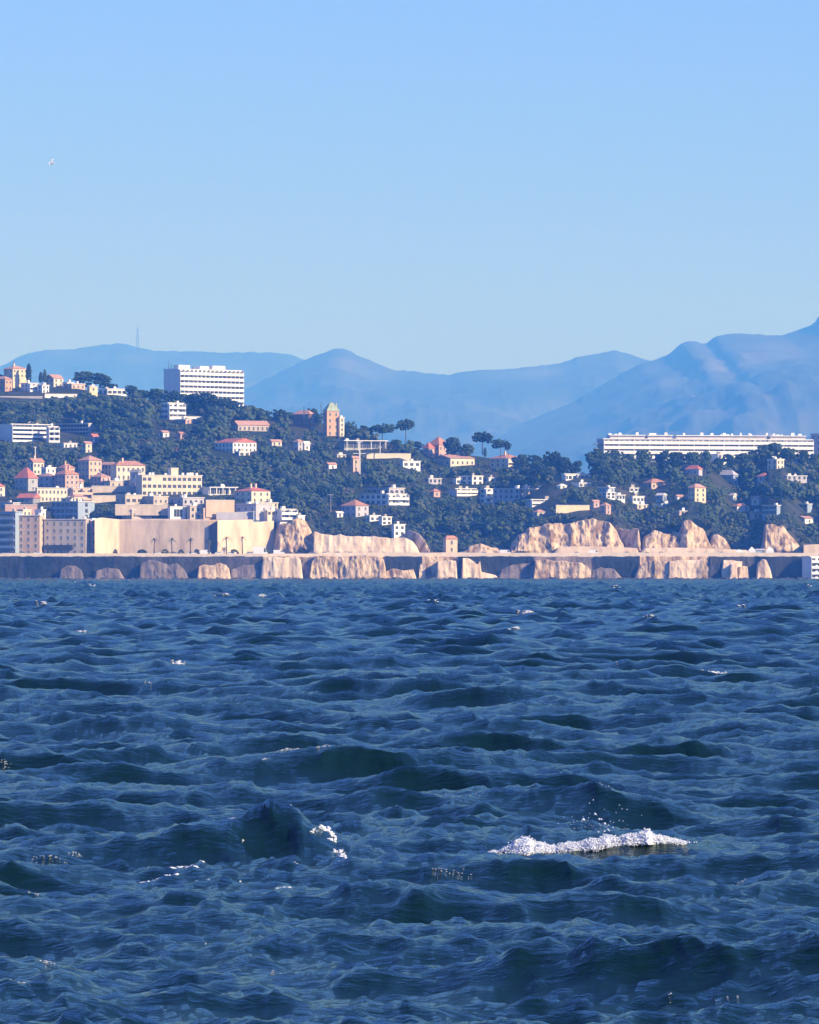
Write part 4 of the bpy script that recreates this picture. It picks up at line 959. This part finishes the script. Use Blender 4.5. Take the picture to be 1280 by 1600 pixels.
def crown_mesh(kind, var, mat, n):
    key = (kind, var, mat)
    if key not in _tm:
        C, R, r = crown_cloud(kind, n, 100+var*7+len(kind)); V, F = clumps(C, R, r)
        me = mesh_np('crown', V, F); me.materials.append(M[mat]); _tm[key] = me
    return _tm[key]
def trunk_mesh(kind, var):
    key = ('trunk', kind, var)
    if key not in _tm:
        r = random.Random(var); b = MB(); lean = r.uniform(-.06, .06)
        top = .70 if kind == 'umbrella' else .5
        b.tube((0,0,-.15), (lean*.5,0,top*.55), .028, .022, M['bark']).tube((lean*.5,0,top*.54), (lean,0,top+.05), .022, .014, M['bark'])
        for q in range(5):
            t = q*1.26+r.uniform(0,.5); b.tube((lean*.8,0,top*.8), (lean+.2*math.cos(t), .2*math.sin(t), top+.12), .012, .006, M['bark'], 5)
        _tm[key] = b.mesh('trunk')
    return _tm[key]
def tree(label, u, vb, vt, wpx, kind='umbrella', Y=None, mat='pine', name=None, cat='tree', group=None, var=None, n=230, rect=True):
    if Y is not None and vb < 800 and vb > float(interp(u, V_R))+1 and cat == 'tree' and not name: Y = terr_Y(u, vb)
    Y = Y or terr_Y(u, vb); k = S*Y; H = (vb-vt)*k; var = random.randrange(4) if var is None else var
    base = {'umbrella': .92, 'round': .95, 'cypress': .26, 'bush': 1.3}[kind]
    root = empty(name or {'umbrella': 'umbrella_pine', 'round': 'pine_tree', 'cypress': 'cypress', 'bush': 'bush'}[kind], P(u, vb, Y))
    sx = wpx*k/base; a = random.uniform(0, 6.28)
    c = bpy.data.objects.new('crown', crown_mesh(kind, var, mat, n)); COL.objects.link(c); c.parent = root
    c.scale = (sx, sx, H); c.rotation_euler = (0, 0, a)
    t = bpy.data.objects.new('trunk', trunk_mesh(kind, var)); COL.objects.link(t); t.parent = root
    t.scale = (H*1.0, H*1.0, H); t.rotation_euler = (0, 0, a)
    tag(root, label, cat, group)
    return root
# skyline trees one can tell apart
T = tree
T('lone umbrella pine with ragged drooping crown, leftmost of the pines on the skyline dip', 634, 686, 655, 32, var=0, Y=3290)
T('second umbrella pine with a smooth oval crown over the coral roofs', 754, 706, 674, 31, var=1, Y=3285)
T('leaning umbrella pine with a curved side branch right of the smooth oval pine', 782, 712, 686, 27, var=2, Y=3280)
T('curved outer crown hanging to the right of the leaning umbrella pine', 794, 712, 692, 10, var=3, Y=3282)
T('flat topped pine leaning over the ridge left of the lone umbrella pine', 598, 690, 662, 38, var=2, Y=3300)
T('smaller flat pine left of the flat topped pine, beside the castle tower', 572, 688, 664, 26, var=1, Y=3302, kind='round')
T('tall bushy pine immediately right of the castle wing', 548, 692, 657, 22, var=1, Y=3318, kind='round')
T('big dark pine with a domed crown behind the hilltop houses, left of the pair', 130, 606, 577, 42, var=0, Y=3500, kind='round', n=300)
T('slightly lower domed pine, right of the pair behind the hilltop houses', 156, 609, 582, 38, var=1, Y=3500, kind='round', n=300)
T('low sloping pine at the right foot of the domed pair', 176, 611, 597, 22, var=2, Y=3498, kind='round')
T('tall dark cypress beside the salmon hilltop house', 45, 598, 568, 9, kind='cypress', Y=3478)
T('short cypress on the hilltop, left of the two small ones', 64, 598, 581, 7, kind='cypress', Y=3492)
T('slender cypress on the hilltop, right of the two small ones', 70, 598, 577, 6, kind='cypress', Y=3492)
T('dark tree against the sky at the left frame edge', 2, 600, 584, 14, kind='round', Y=3490)
T('high domed pine behind the coral roofed villa on the ridge', 708, 722, 675, 34, var=2, Y=3290, kind='round', n=300)
T('broad lower pine right of the high domed pine on the ridge', 730, 724, 690, 32, var=0, Y=3288, kind='round', n=300)
T('tiny dark cypress between the second and the leaning umbrella pine', 758, 714, 699, 5, kind='cypress', Y=3262)
sk = [(206,622,601,22),(222,630,605,34),(244,634,604,36),(266,640,609,34),(288,642,610,34),(308,644,611,36),(326,647,612,36),(346,650,617,38),(364,652,620,32),(385,652,632,22),(402,655,637,24),(412,658,638,28),(436,660,641,24),(452,662,640,28),(487,662,637,22),(498,668,645,20),
      (820,734,705,26),(838,738,710,28),(862,740,704,34),(882,744,708,30),(900,746,719,24),(926,740,704,26),(938,738,700,30),(958,734,702,34),(982,734,706,30),(1007,732,697,28),(1035,736,703,30),(1060,736,700,30),(1080,736,700,28),(1102,738,698,24),(1122,742,712,26),(1140,742,708,22),(1158,744,706,24),(1176,738,700,22),(1193,726,688,26),(1212,724,688,30),(1232,730,696,32),(1252,732,702,28),(1268,734,708,26),(652,704,688,24),(618,700,684,22),(668,708,694,14),(806,730,712,20)]
ORD = ['first','second','third','fourth','fifth','sixth','seventh','eighth','ninth','tenth','eleventh','twelfth','thirteenth','fourteenth','fifteenth','sixteenth','seventeenth','eighteenth','nineteenth','twentieth','twenty first']
SEG = [(236,'on the ridge left of the tall slab block'),(380,'in the row before the tall slab block'),(505,'between the tall slab block and the castle tower'),(700,'around the lone umbrella pine'),(912,'between the orange roofed villa and the skyline dip'),(1400,'in the row before the long terraced building')]
sk.sort(); cnt = {}
for q, (u, vb, vt, w) in enumerate(sk):
    seg = [t for lim, t in SEG if u < lim][0]; cnt[seg] = cnt.get(seg, 0) + 1
    T(ORD[cnt[seg]-1] + ' dark rounded pine from the left ' + seg, u, vb, vt, w, kind='round', Y=ridgeY(u)-18 - (8 if q % 2 else 0) if not 925 < u < 1275 else 3255, group='pines along the ridge of the hill')
# palms before the tall wall
def palm(label, u, vb, vt, Y):
    k = S*Y; H = (vb-vt)*k; root = empty('palm_tree', P(u, vb, Y)); r = random.Random(int(u))
    MB().tube((0,0,-.3), (r.uniform(-.2,.2),0,H*.8), .30, .24, M['bark'], 7).build('trunk', root)
    V = []; Fc = []
    b = MB()
    for q in range(26):
        t = q*2.4; el = r.uniform(-.3, 1.1); L = 1.7*H/5; pts = []
        for j in range(5):
            s = j/4; x = L*s*math.cos(el*(1-s*.2)); z = L*s*math.sin(el) - 1.0*s*s*L*.7
            w = .16*(1-s)+.03
            pts += [(x*math.cos(t)-w*math.sin(t), x*math.sin(t)+w*math.cos(t), H*.8+z), (x*math.cos(t)+w*math.sin(t), x*math.sin(t)-w*math.cos(t), H*.8+z)]
        b.poly(pts, [(2*j, 2*j+1, 2*j+3, 2*j+2) for j in range(4)], M['pine'])
    b.build('crown', root)
    tag(root, label, 'palm tree')
for u, w in ((241, 'first palm from the left before the shaded part of the curved wall'), (269, 'second palm from the left before the shaded curved wall'), (298, 'third palm from the left, near the right end of the shaded wall'), (327, 'palm in front of the narrow dark gap between the walls')):
    palm(w, u, 866, 837, 2998)
palm('left palm before the sunlit stone wall', 354, 866, 834, 2998)
palm('right palm before the sunlit stone wall', 379, 866, 835, 2998)

# woodland covering the slope
def blocked(u, vb, vt, w, Y):
    for (a, e, t, b_, Yb, _) in RECTS:
        if Y < Yb + 22 and u + w*0.55 > a and u - w*0.55 < e and vt < b_ - 1.0 and vb > t:
            return True
    return False
r = np.random.default_rng(77)
cand = []
tries = 0
while len(cand) < 4300 and tries < 90000:
    tries += 1
    u = r.uniform(-230, 1530); Y = r.uniform(YF+4, YF+480)
    Yr_ = float(ridgeY(u)); t = (Y-YF-4)/(Yr_-YF-30)
    if t > 1 or (not -30 < u < 1310 and r.random() < .5): continue
    v = float(terr_v(u, Y)); hp = r.uniform(17, 33); w = hp*r.uniform(0.8, 1.15)
    if t > .9: hp *= .8; w *= .8
    # keep the village gardens on the left and the cliff tops low
    if u < 430 and v > 725: hp *= 0.5; w *= 0.7
    if t < .1: hp *= .55; w *= .6
    vt = v - hp
    if blocked(u, v, vt, w, Y):
        hp *= .5; w *= .5; vt = v-hp
        if blocked(u, v, vt, w, Y):
            hp *= .55; w *= .6; vt = v-hp
            if blocked(u, v, vt, w, Y): continue
    cand.append((Y, u, v, hp, w))
cand.sort()
Y0 = [c for c in cand if -20 < c[1] < 1300]
Y0.sort(key=lambda c: -c[4]*(1 if c[2] < 850 else 0.3))
things = set(id(c) for c in Y0[:240])
CV = []; CF = []; MI = []; nv = 0
for q, c in enumerate(cand):
    Y, u, v, hp, w = c
    mat = 'olive' if r.random() < .25 else 'pine'
    if id(c) in things and r.random() < .07:
        T('brownish bare twigged tree standing among the dark pines of the hillside wood', u, v, v-hp*.8, w*.8, kind='round', Y=Y, mat='dry', name='bare_tree', group='bare trees of the hillside wood', n=150)
        continue
    if id(c) in things:
        T('dark green pine standing in the dense wood on the hillside' if mat == 'pine' else 'lighter green broad leaved tree standing in the dense wood on the hillside',
          u, v, v-hp, w, kind='round', Y=Y, mat=mat, name='pine_tree' if mat == 'pine' else 'broadleaf_tree', group='pines of the hillside wood' if mat == 'pine' else 'broad leaved trees of the hillside wood', n=150)
        continue
    k = S*Y
    C, R, rr_ = crown_cloud('round', 12, q)
    V, F = clumps(C, R*2.8, rr_)
    V = V*np.array([w*k/1.1, w*k/1.1, hp*k]); p = P(u, v, Y)
    V[:, :2] += (p.x, p.y); V[:, 2] += p.z
    CV.append(V); CF.append(F+nv); nv += len(V); MI.append(np.full(len(F), 0 if mat == 'pine' else 1))
me = mesh_np('woodland', np.concatenate(CV), np.concatenate(CF), mat_idx=np.concatenate(MI))
tag(link('woodland', me, mats=[M['pine'], M['olive']]), 'dense wood of small dark trees filling the hillside between the houses', kind='stuff')
# low scrub on cliff tops and between the village houses
CV = []; CF = []; nv = 0
for q in range(1700):
    if q % 2 == 0: u = r.uniform(-20, 440); Y = YF + r.uniform(0, 170)
    else: u = r.uniform(-20, 1300); Y = YF - 3 + abs(r.normal())*8
    v = float(terr_v(u, max(Y, YF))); hp = r.uniform(4, 9)*(1.4 if q % 2 == 0 else 1)
    if blocked(u, v, v-hp, hp*1.3, Y): continue
    k = S*Y; C, R, rr_ = crown_cloud('bush', 7, q+5000); V, F = clumps(C, R*1.6, rr_)
    V = V*np.array([hp*k, hp*k, hp*k]); p = P(u, v, Y); V[:, :2] += (p.x, p.y); V[:, 2] += p.z
    CV.append(V); CF.append(F+nv); nv += len(V)
me = mesh_np('scrub', np.concatenate(CV), np.concatenate(CF))
tag(link('scrub', me, mats=[M['olive']]), 'low green scrub on the cliff tops and between the village houses', kind='stuff')
# bushes along the foot of the walls
for q, (u, w, lab) in enumerate([(180, 9, 'small bush at the foot of the sunlit end of the curved wall'), (222, 18, 'widest hedge bush at the foot of the shaded wall'), (258, 14, 'bush between the first and second palm'), (283, 12, 'bush between the second and third palm'), (308, 12, 'bush left of the white van at the dark gap'), (366, 16, 'dark bush between the two palms of the sunlit wall'), (398, 10, 'bush left of the big white van'), (418, 9, 'dark bush at the foot of the shaded triangular rock')]):
    T(lab, u, 866, 857, w, kind='bush', Y=3000, mat='olive', n=40, cat='bush')

# boulders at the waterline
C = []; R = []
for q in range(420):
    u = r.uniform(-60, 1340); C.append(P(u, 905.6, 2981 + r.uniform(-2, 6))[:]); R.append(r.uniform(.5, 1.7))
V, F = clumps(np.array(C), R, r, squash=0.7)
tag(link('boulders', mesh_np('boulders', V, F), mats=[M['mirage_boulder']]), 'dark wet boulders heaped along the foot of the mirage strips', kind='stuff')
# ------------------------------------------------------------------ VEHICLES ON THE SHORE ROAD
def paint(key, c):
    m, nt, b = mat_new('car_paint_' + key); b.inputs['Base Color'].default_value = (*c, 1); b.inputs['Roughness'].default_value = 0.35
    M['car_'+key] = m
paint('white', (0.8, 0.8, 0.8)); paint('grey', (0.25, 0.26, 0.28)); paint('dark', (0.03, 0.035, 0.05)); paint('blue', (0.05, 0.10, 0.3)); paint('silver', (0.5, 0.5, 0.52))
m, nt, b = mat_new('tyre_rubber'); b.inputs['Base Color'].default_value = (0.02, 0.02, 0.02, 1); b.inputs['Roughness'].default_value = 0.8; M['tyre'] = m
_wh = MB().tube((0,-.11,0), (0,.11,0), .33, .33, M['tyre'], 12).tube((0,-.12,0), (0,-.10,0), .18, .18, M['metal'], 8).mesh('wheel')
def prism(b, prof, y0, y1, mat):
    n = len(prof); b.poly([(x, y0, z) for x, z in prof]+[(x, y1, z) for x, z in prof], [tuple(range(n))]+[tuple(reversed(range(n, 2*n)))]+[(i, i+n, (i+1)%n+n, (i+1)%n) for i in range(n)], mat)
def vehicle(label, u, col, kind='car', Y=2999.0):
    cat = {'car': 'car', 'van': 'van', 'truck': 'truck'}[kind]
    root = empty({'car': 'parked_car', 'van': 'white_van' if col == 'white' else 'van', 'truck': 'box_truck'}[kind], ((u-640)*S*Y, Y, RZ+0.33))
    b = MB(); mt = M['car_'+col]; g = MB()
    if kind == 'car':
        L = 4.3
        prism(b, [(-2.1,0),(2.1,0),(2.15,.45),(2.0,.62),(1.2,.68),(-1.9,.72),(-2.15,.5)], -.85, .85, mt)
        prism(b, [(-1.75,.70),(1.15,.67),(.45,1.15),(-1.2,1.17)], -.72, .72, mt)
        prism(g, [(-1.5,.74),(.98,.72),(.42,1.08),(-1.15,1.1)], -.735, .735, M['glass'])
        wx = 1.3
    else:
        hh = 2.0 if kind == 'van' else 3.4; l = 2.6 if kind == 'van' else 3.4
        prism(b, [(-l,0),(l,0),(l,.8),(l-.45,1.0),(l-1.1,hh*.9),(l-1.5,hh),(-l,hh)], -.95, .95, mt)
        prism(g, [(l-1.75,1.0),(l-.62,1.0),(l-1.15,hh*.82),(l-1.75,hh*.82)], -.965, .965, M['glass'])
        wx = l-.9
    b.build('body', root); g.build('side_window', root)
    for sx in (-1, 1):
        for sy in (-1, 1):
            w = bpy.data.objects.new('wheel', _wh); COL.objects.link(w); w.parent = root; w.location = (sx*wx, sy*.8, 0)
            if sy > 0: w.rotation_euler = (0, 0, math.pi)
    tag(root, label, cat)
for a in [('white van parked at the narrow dark gap between the walls', 321, 'white', 'van'), ('big white box truck left of the shaded triangular rock', 407, 'white', 'truck'),
          ('white car left of the van at the dark gap', 300, 'white', 'car'), ('white car under the left palm of the sunlit wall', 343, 'white', 'car'), ('white car under the right palm of the sunlit wall', 361, 'white', 'car'),
          ('silver car just left of the big white box truck', 391, 'silver', 'car'), ('dark car below the widest hedge bush', 222, 'dark', 'car'), ('white car below the first palm', 245, 'white', 'car'),
          ('grey car below the second palm', 272, 'grey', 'car'), ('white van at the foot of the triangular rock', 436, 'white', 'van'), ('dark car before the craggy rock with the white house', 467, 'dark', 'car'),
          ('grey car at the left end of the long pale wall', 489, 'grey', 'car'), ('silver car before the left half of the long pale wall', 508, 'silver', 'car'), ('dark car left of two close cars before the long pale wall', 529, 'dark', 'car'), ('white car right of the dark one before the long pale wall', 548, 'white', 'car'),
          ('dark car before the right half of the long pale wall', 580, 'dark', 'car'), ('white car near the rounded end of the pale wall', 600, 'white', 'car'), ('white car right of the stone kiosk', 724, 'white', 'car'), ('grey car left of the stone kiosk', 676, 'grey', 'car'),
          ('white car by the low shaded rocks, left of the pair', 757, 'white', 'car'), ('white van by the low shaded rocks, right of the pair', 790, 'white', 'van'), ('white car left below the large limestone cliff', 902, 'white', 'car'), ('white van in the middle below the large limestone cliff', 928, 'white', 'van'),
          ('silver car at the right end of the low roadside wall', 981, 'silver', 'car'), ('white car at the left foot of the pinnacle cliff', 1012, 'white', 'car'), ('grey car at the left part of the pinnacle cliff', 1034, 'grey', 'car'), ('dark car below the tall pinnacle', 1080, 'dark', 'car'),
          ('silver car below the right flank of the pinnacle', 1104, 'silver', 'car'), ('white car below the small sunlit crag', 1128, 'white', 'car'), ('blue car near the left edge before the waterfront blocks', 16, 'blue', 'car'), ('white car before the pinkish waterfront block', 60, 'white', 'car'), ('grey car before the bluish waterfront block', 36, 'grey', 'car')]:
    vehicle(*a)
# white event tents by the right hand cliffs
def tent(label, u, w, h, Y=3003):
    root = empty('tent', ((u-640)*S*Y, Y, RZ)); W = w*S*Y/2; H = h*S*Y
    for sx in (-1, 1):
        for sy in (-1, 1): MB().tube((sx*W*.95, sy*2, 0), (sx*W*.95, sy*2, H*.55), .08, .08, M['metal'], 5).build('pole', root)
    MB().poly([(-W,-2.2,H*.55),(W,-2.2,H*.55),(W,2.2,H*.55),(-W,2.2,H*.55),(0,0,H),(-W,-2.2,.8),(W,-2.2,.8),(W,2.2,.8),(-W,2.2,.8)], [(0,1,4),(1,2,4),(2,3,4),(3,0,4),(5,6,1,0),(6,7,2,1),(8,5,0,3)], M['white']).build('canopy', root)
    tag(root, label, 'tent')
tent('white tent with a peaked top, left of the two by the right hand outcrop', 1175, 11, 13)
tent('white tent with a peaked top, right of the two by the limestone outcrop', 1203, 12, 13)
tent('small low white tent before the small sunlit crag', 1155, 12, 9)
b = empty('market_stall', ((1188-640)*S*3004, 3004, RZ))
MB().box(-2.0, 2.0, -1, 1, 0, 2.2, M['blue']).build('counter', b); MB().box(-2.3, 2.3, -1.3, 1.3, 2.203, 2.9, M['lilac'], 0.3).build('roof', b)
tag(b, 'bluish stall between the two peaked white tents', 'stall')

# ------------------------------------------------------------------ GULLS
M['feather'] = surf('white_feather', (0.7, 0.7, 0.7), (0.8, 0.8, 0.8), 2, 0.8); M['wingtip'] = surf('dark_wingtip', (0.05, 0.05, 0.06), (0.09, 0.09, 0.1), 2, 0.8)
def gull(label, u, v, Y, span, rz, bank):
    root = empty('seagull', P(u, v, Y), rz); root.rotation_euler = (bank, 0, rz)
    b = MB(); k = 8; rings = [(-.28,.015,0),(-.2,.05,0),(-.05,.085,-.01),(.1,.08,0),(.2,.05,.02),(.27,.045,.035),(.33,.02,.03),(.37,.006,.02)]
    pts = [(x, rr*math.cos(6.283*i/k), z+rr*math.sin(6.283*i/k)) for x, rr, z in rings for i in range(k)]
    b.poly(pts, [(j*k+i, j*k+(i+1)%k, (j+1)*k+(i+1)%k, (j+1)*k+i) for j in range(len(rings)-1) for i in range(k)], M['feather']).build('body', root)
    for s in (-1, 1):
        w = MB(); h = span/2
        w.poly([(.12,s*.05,.03),(-.08,s*.05,.03),(.17,s*h*.45,.22),(-.03,s*h*.45,.20),(.12,s*.05,.05),(-.08,s*.05,.04),(.17,s*h*.45,.24),(-.03,s*h*.45,.21)], [(0,1,3,2),(4,6,7,5),(0,2,6,4),(1,5,7,3)], M['feather'])
        w.poly([(.17,s*h*.45,.22),(-.03,s*h*.45,.20),(.0,s*h*.85,.16),(-.06,s*h*.85,.15),(.17,s*h*.45,.24),(-.03,s*h*.45,.21),(.0,s*h*.85,.17),(-.06,s*h*.85,.16)], [(0,1,3,2),(4,6,7,5),(0,2,6,4),(1,5,7,3)], M['feather'])
        w.poly([(.0,s*h*.85,.165),(-.06,s*h*.85,.155),(-.12,s*h,.10),(.0,s*h*.85,.172)], [(0,1,2),(3,2,1),(0,2,3)], M['wingtip'])
        w.build('wing', root)
    MB().poly([(-.26,-.03,0),(-.26,.03,0),(-.42,.09,0),(-.42,-.09,0),(-.26,0,.015),(-.42,0,.012)], [(0,1,2,3),(0,4,5,3),(1,2,5,4),(3,5,2)], M['feather']).build('tail', root)
    tag(root, label, 'seagull')
gull('white gull gliding alone high in the left part of the sky', 81, 255, 650, 1.25, math.radians(155), math.radians(-35))
gull('tiny faint gull far away in the sky right of centre', 853, 442, 2400, 1.2, math.radians(60), math.radians(20))

# ------------------------------------------------------------------ FOAM
m, nt, b = mat_new('sea_foam'); M['foam'] = m
b.inputs['Base Color'].default_value = (0.70, 0.73, 0.76, 1); b.inputs['Roughness'].default_value = 0.35
b.inputs['Subsurface Weight'].default_value = 0.0
r = np.random.default_rng(5)
def foam_object(name, label, blobs, cat=None, xs=1.0, zs=0.8):
    C = np.array([p[:3] for p in blobs]); R = np.array([p[3] for p in blobs])
    V, F = clumps(C*0, R, r, squash=zs); V[:, 0] *= xs; V = V + np.repeat(C, 12, 0)
    o = link(name, mesh_np(name, V, F, smooth=True), mats=[M['foam']]); tag(o, label, cat, kind='stuff' if not cat else None); return o
def heap(pts, hpx, n, rmin, rmax, wid=0.25):
    """blobs heaped along a line of photograph pixels standing on the water; hpx = heap height in pixels along it"""
    out = []
    us_ = np.array([p[0] for p in pts]); vs_ = np.array([p[1] for p in pts]); hs = np.array([p[2] for p in pts])
    for _ in range(n):
        u = r.uniform(us_[0], us_[-1]); v = np.interp(u, us_, vs_); hh = np.interp(u, us_, hs)
        p = sea_point(u, v); k = S*p.y
        prof = hh*k; f = r.uniform(0, 1)**0.8; d = r.normal()*wid*(1-f*.6)
        out.append((p.x, p.y+0.12+d, p.z + prof*f*math.exp(-(d/wid)**2*.4) - 0.01, r.uniform(rmin, rmax)*(1 if r.random() < .9 else 1.5)))
    return out
path = FPATH
us_ = np.arange(748, 1070, 0.9); vb_ = np.interp(us_, [p[0] for p in path], [p[1] for p in path])
hh_ = np.interp(us_, [p[0] for p in path], [p[2] for p in path])
hh_ = hh_*(0.55 + 0.65*vnoise(us_/11, us_*0, 3)) ; th = np.linspace(0, math.pi, 26)
U, A = np.meshgrid(us_, th, indexing='ij'); Hh = np.interp(U, us_, hh_)*S*FY; Vb = np.interp(U, us_, vb_)
x = (U-640)*S*FY; lump = fbm(x/0.06, A*1.6, 8, 3)*0.16 + fbm(x/0.02, A*4.5, 18, 3)*0.12
rr = 1 + lump
yy = FY - np.cos(A)*(0.04+Hh*1.6)*rr
zz = CAMZ + (HOR-Vb)*S*FY - 0.02 + np.sin(A)*(Hh*0.85+0.010)*rr
x = x + fbm(U/2.5, A*2, 5, 3)*0.012
V = np.stack([x, yy, zz], -1).reshape(-1, 3); nr, nc = U.shape; idx = np.arange(nr*nc).reshape(nr, nc)
F = np.stack([idx[:-1,:-1], idx[:-1,1:], idx[1:,1:], idx[1:,:-1]], -1).reshape(-1, 4)
F3 = np.concatenate([F[:, :3], F[:, [0, 2, 3]]])
n_ = 8000; ii = r.integers(0, len(V), n_); off = r.normal(size=(n_, 3))*np.array([.012, .012, .007]) + np.array([0, -.008, .002])
C = V[ii] + off; C = C[C[:, 1] < FY+0.4]
sk_ = r.integers(0, len(us_), 1300); E = np.stack([(us_[sk_]-640)*S*FY + r.normal(size=1300)*.05, FY + r.normal(size=1300)*.16 - .05, CAMZ + (HOR-vb_[sk_])*S*FY + .003 + 0*sk_], -1); C = np.concatenate([C, E])
Vc, Fc = clumps(C, r.uniform(.003, .0082, len(C)), r, squash=0.9)
tag(link('breaking_foam', mesh_np('breaking_foam', np.concatenate([V, Vc]), np.concatenate([F3, Fc+len(V)]), smooth=True), mats=[M['foam']]), 'long white heap of foam breaking on the right hand wave', kind='stuff')
dr = []
for (u, v, s_) in [(912,1281,.028),(930,1272,.02),(936,1280,.018),(940,1280,.016),(945,1287,.016),(921,1255,.010),(927,1250,.008),(958,1293,.014),(950,1296,.012),(968,1258,.010),(980,1265,.010),(972,1264,.007),(968,1282,.008),(974,1283,.008),(959,1285,.008),(951,1289,.008),(963,1270,.006),(935,1300,.012),(944,1299,.016),(952,1298,.012),(920,1278,.007),(902,1283,.007)]:
    p = P(u, v, 56.5+r.uniform(-.2,.2)); dr.append((p.x, p.y, p.z, s_*r.uniform(.55,.8)))
for _ in range(60):
    p = P(r.normal()*26+938, 1296-abs(r.normal())*13, 56.7+r.uniform(-.2,.2)); dr.append((p.x, p.y, p.z, r.uniform(.0015,.0045)))
foam_object('spray', 'drops of white spray thrown up above the breaking foam', dr)
bl = []
for pts, n, a, c in [([(500,1300,3),(512,1296,5),(520,1306,6),(528,1325,6),(536,1338,4),(548,1350,2)], 230, .006, .014), ([(392,1288,2),(415,1272,3),(440,1268,4),(462,1276,2)], 150, .005, .012), ([(478,1292,2),(500,1300,4),(520,1315,4),(540,1338,3)], 160, .005, .012), ([(470,1312,1),(490,1300,5),(505,1294,7)], 110, .006, .013), ([(400,1262,2),(420,1262,3),(445,1258,5),(458,1262,2)], 90, .005, .012),
                     ([(300,1342,1),(330,1330,3),(360,1322,5),(385,1314,5),(412,1304,4)], 230, .005, .012), ([(428,1296,2),(450,1292,3)], 40, .006, .013), ([(262,1358,1),(290,1352,2),(305,1342,3)], 60, .007, .014),
                     ([(192,1370,1),(240,1368,2),(300,1364,1.5)], 150, .006, .013), ([(308,1368,1),(340,1363,2)], 60, .006, .013), ([(430,1390,1),(452,1389,2)], 26, .008, .014), ([(372,1366,1),(400,1366,1)], 14, .006, .012), ([(405,1364,1),(415,1362,1)], 8, .006, .01), ([(440,1345,1),(465,1348,1)], 12, .004, .009), ([(348,1282,1),(372,1276,2)], 26, .005, .011), ([(205,1318,1),(228,1314,1)], 16, .006, .012)]:
    bl += heap(pts, 5, int(n*2.2), a*.7, c*.85, .05)
foam_object('foam_streaks', 'broken streaks of foam and bubbles over the steep peaked wave on the left', bl, xs=1.5, zs=0.7)
bl = []
for u, v, w, n, s_ in [(278,1035,14,60,.05),(820,955,18,60,.12),(803,980,10,20,.09),(1018,960,24,30,.09),(1120,1050,26,40,.045),(370,930,40,60,.20),(408,930,44,60,.20),(123,985,10,10,.1),(852,910,8,10,.25),(1265,913,26,30,.35),(368,906,18,16,.3),(120,908,20,12,.3),(142,912,18,10,.3),(447,1170,22,40,.018),(500,1165,18,26,.018),(503,1172,12,10,.016),(415,1186,6,8,.016),(570,1228,30,10,.010),(10,1192,14,20,.016),(75,1340,50,26,.010),(120,1337,12,16,.010),(95,1370,60,50,.010),(55,1394,16,10,.010),(90,1406,14,8,.009),(544,1482,90,70,.008),(75,1502,30,26,.008),(35,1536,30,12,.007),(740,1425,50,40,.009),(700,1365,40,30,.010),(1162,1376,10,12,.011),(640,1035,20,8,.03),(440,1030,14,8,.04),(230,1068,30,10,.02),(960,1038,14,8,.04),(545,1220,12,6,.012),(940,1225,40,8,.012),(735,1240,60,10,.010),(845,1246,30,8,.010),(320,1470,8,4,.008),(425,1515,8,4,.008),(1045,1558,10,6,.008),(1130,1560,40,8,.007),(670,940,16,8,.2),(1160,944,12,8,.2),(60,940,14,8,.2),(960,915,16,10,.3)]:
    k_ = sea_index(u, v)
    for _ in range(n):
        p = sea_at(k_, r.normal()*0.3, r.normal()*w*.36/2.3)
        bl.append((p.x, p.y, p.z+s_*.05, s_*r.uniform(.2, .5)))
foam_object('foam_glitter_flecks', 'small white caps, flecks of foam and glitter scattered over the sea', bl, xs=2.2, zs=0.45)  # glitter of light on the water is modelled as white flecks too
# ------------------------------------------------------------------ HAZE
hm = bpy.data.materials.new('haze_air'); hm.use_nodes = True
nt = hm.node_tree; nt.nodes.clear()
ho = nt.nodes.new('ShaderNodeOutputMaterial'); hv = nt.nodes.new('ShaderNodeVolumePrincipled')
hv.inputs['Color'].default_value = HAZE_COLOR
hv.inputs['Absorption Color'].default_value = (1, 1, 1, 1)
hv.inputs['Density'].default_value = HAZE_DENSITY
nt.links.new(hv.outputs[0], ho.inputs['Volume'])
hz = MB().box(-20000, 20000, -2500, 34500, -6.0, 1450.0, hm).build('haze')
tag(hz, 'blue air haze between the camera and the mountains', kind='stuff')
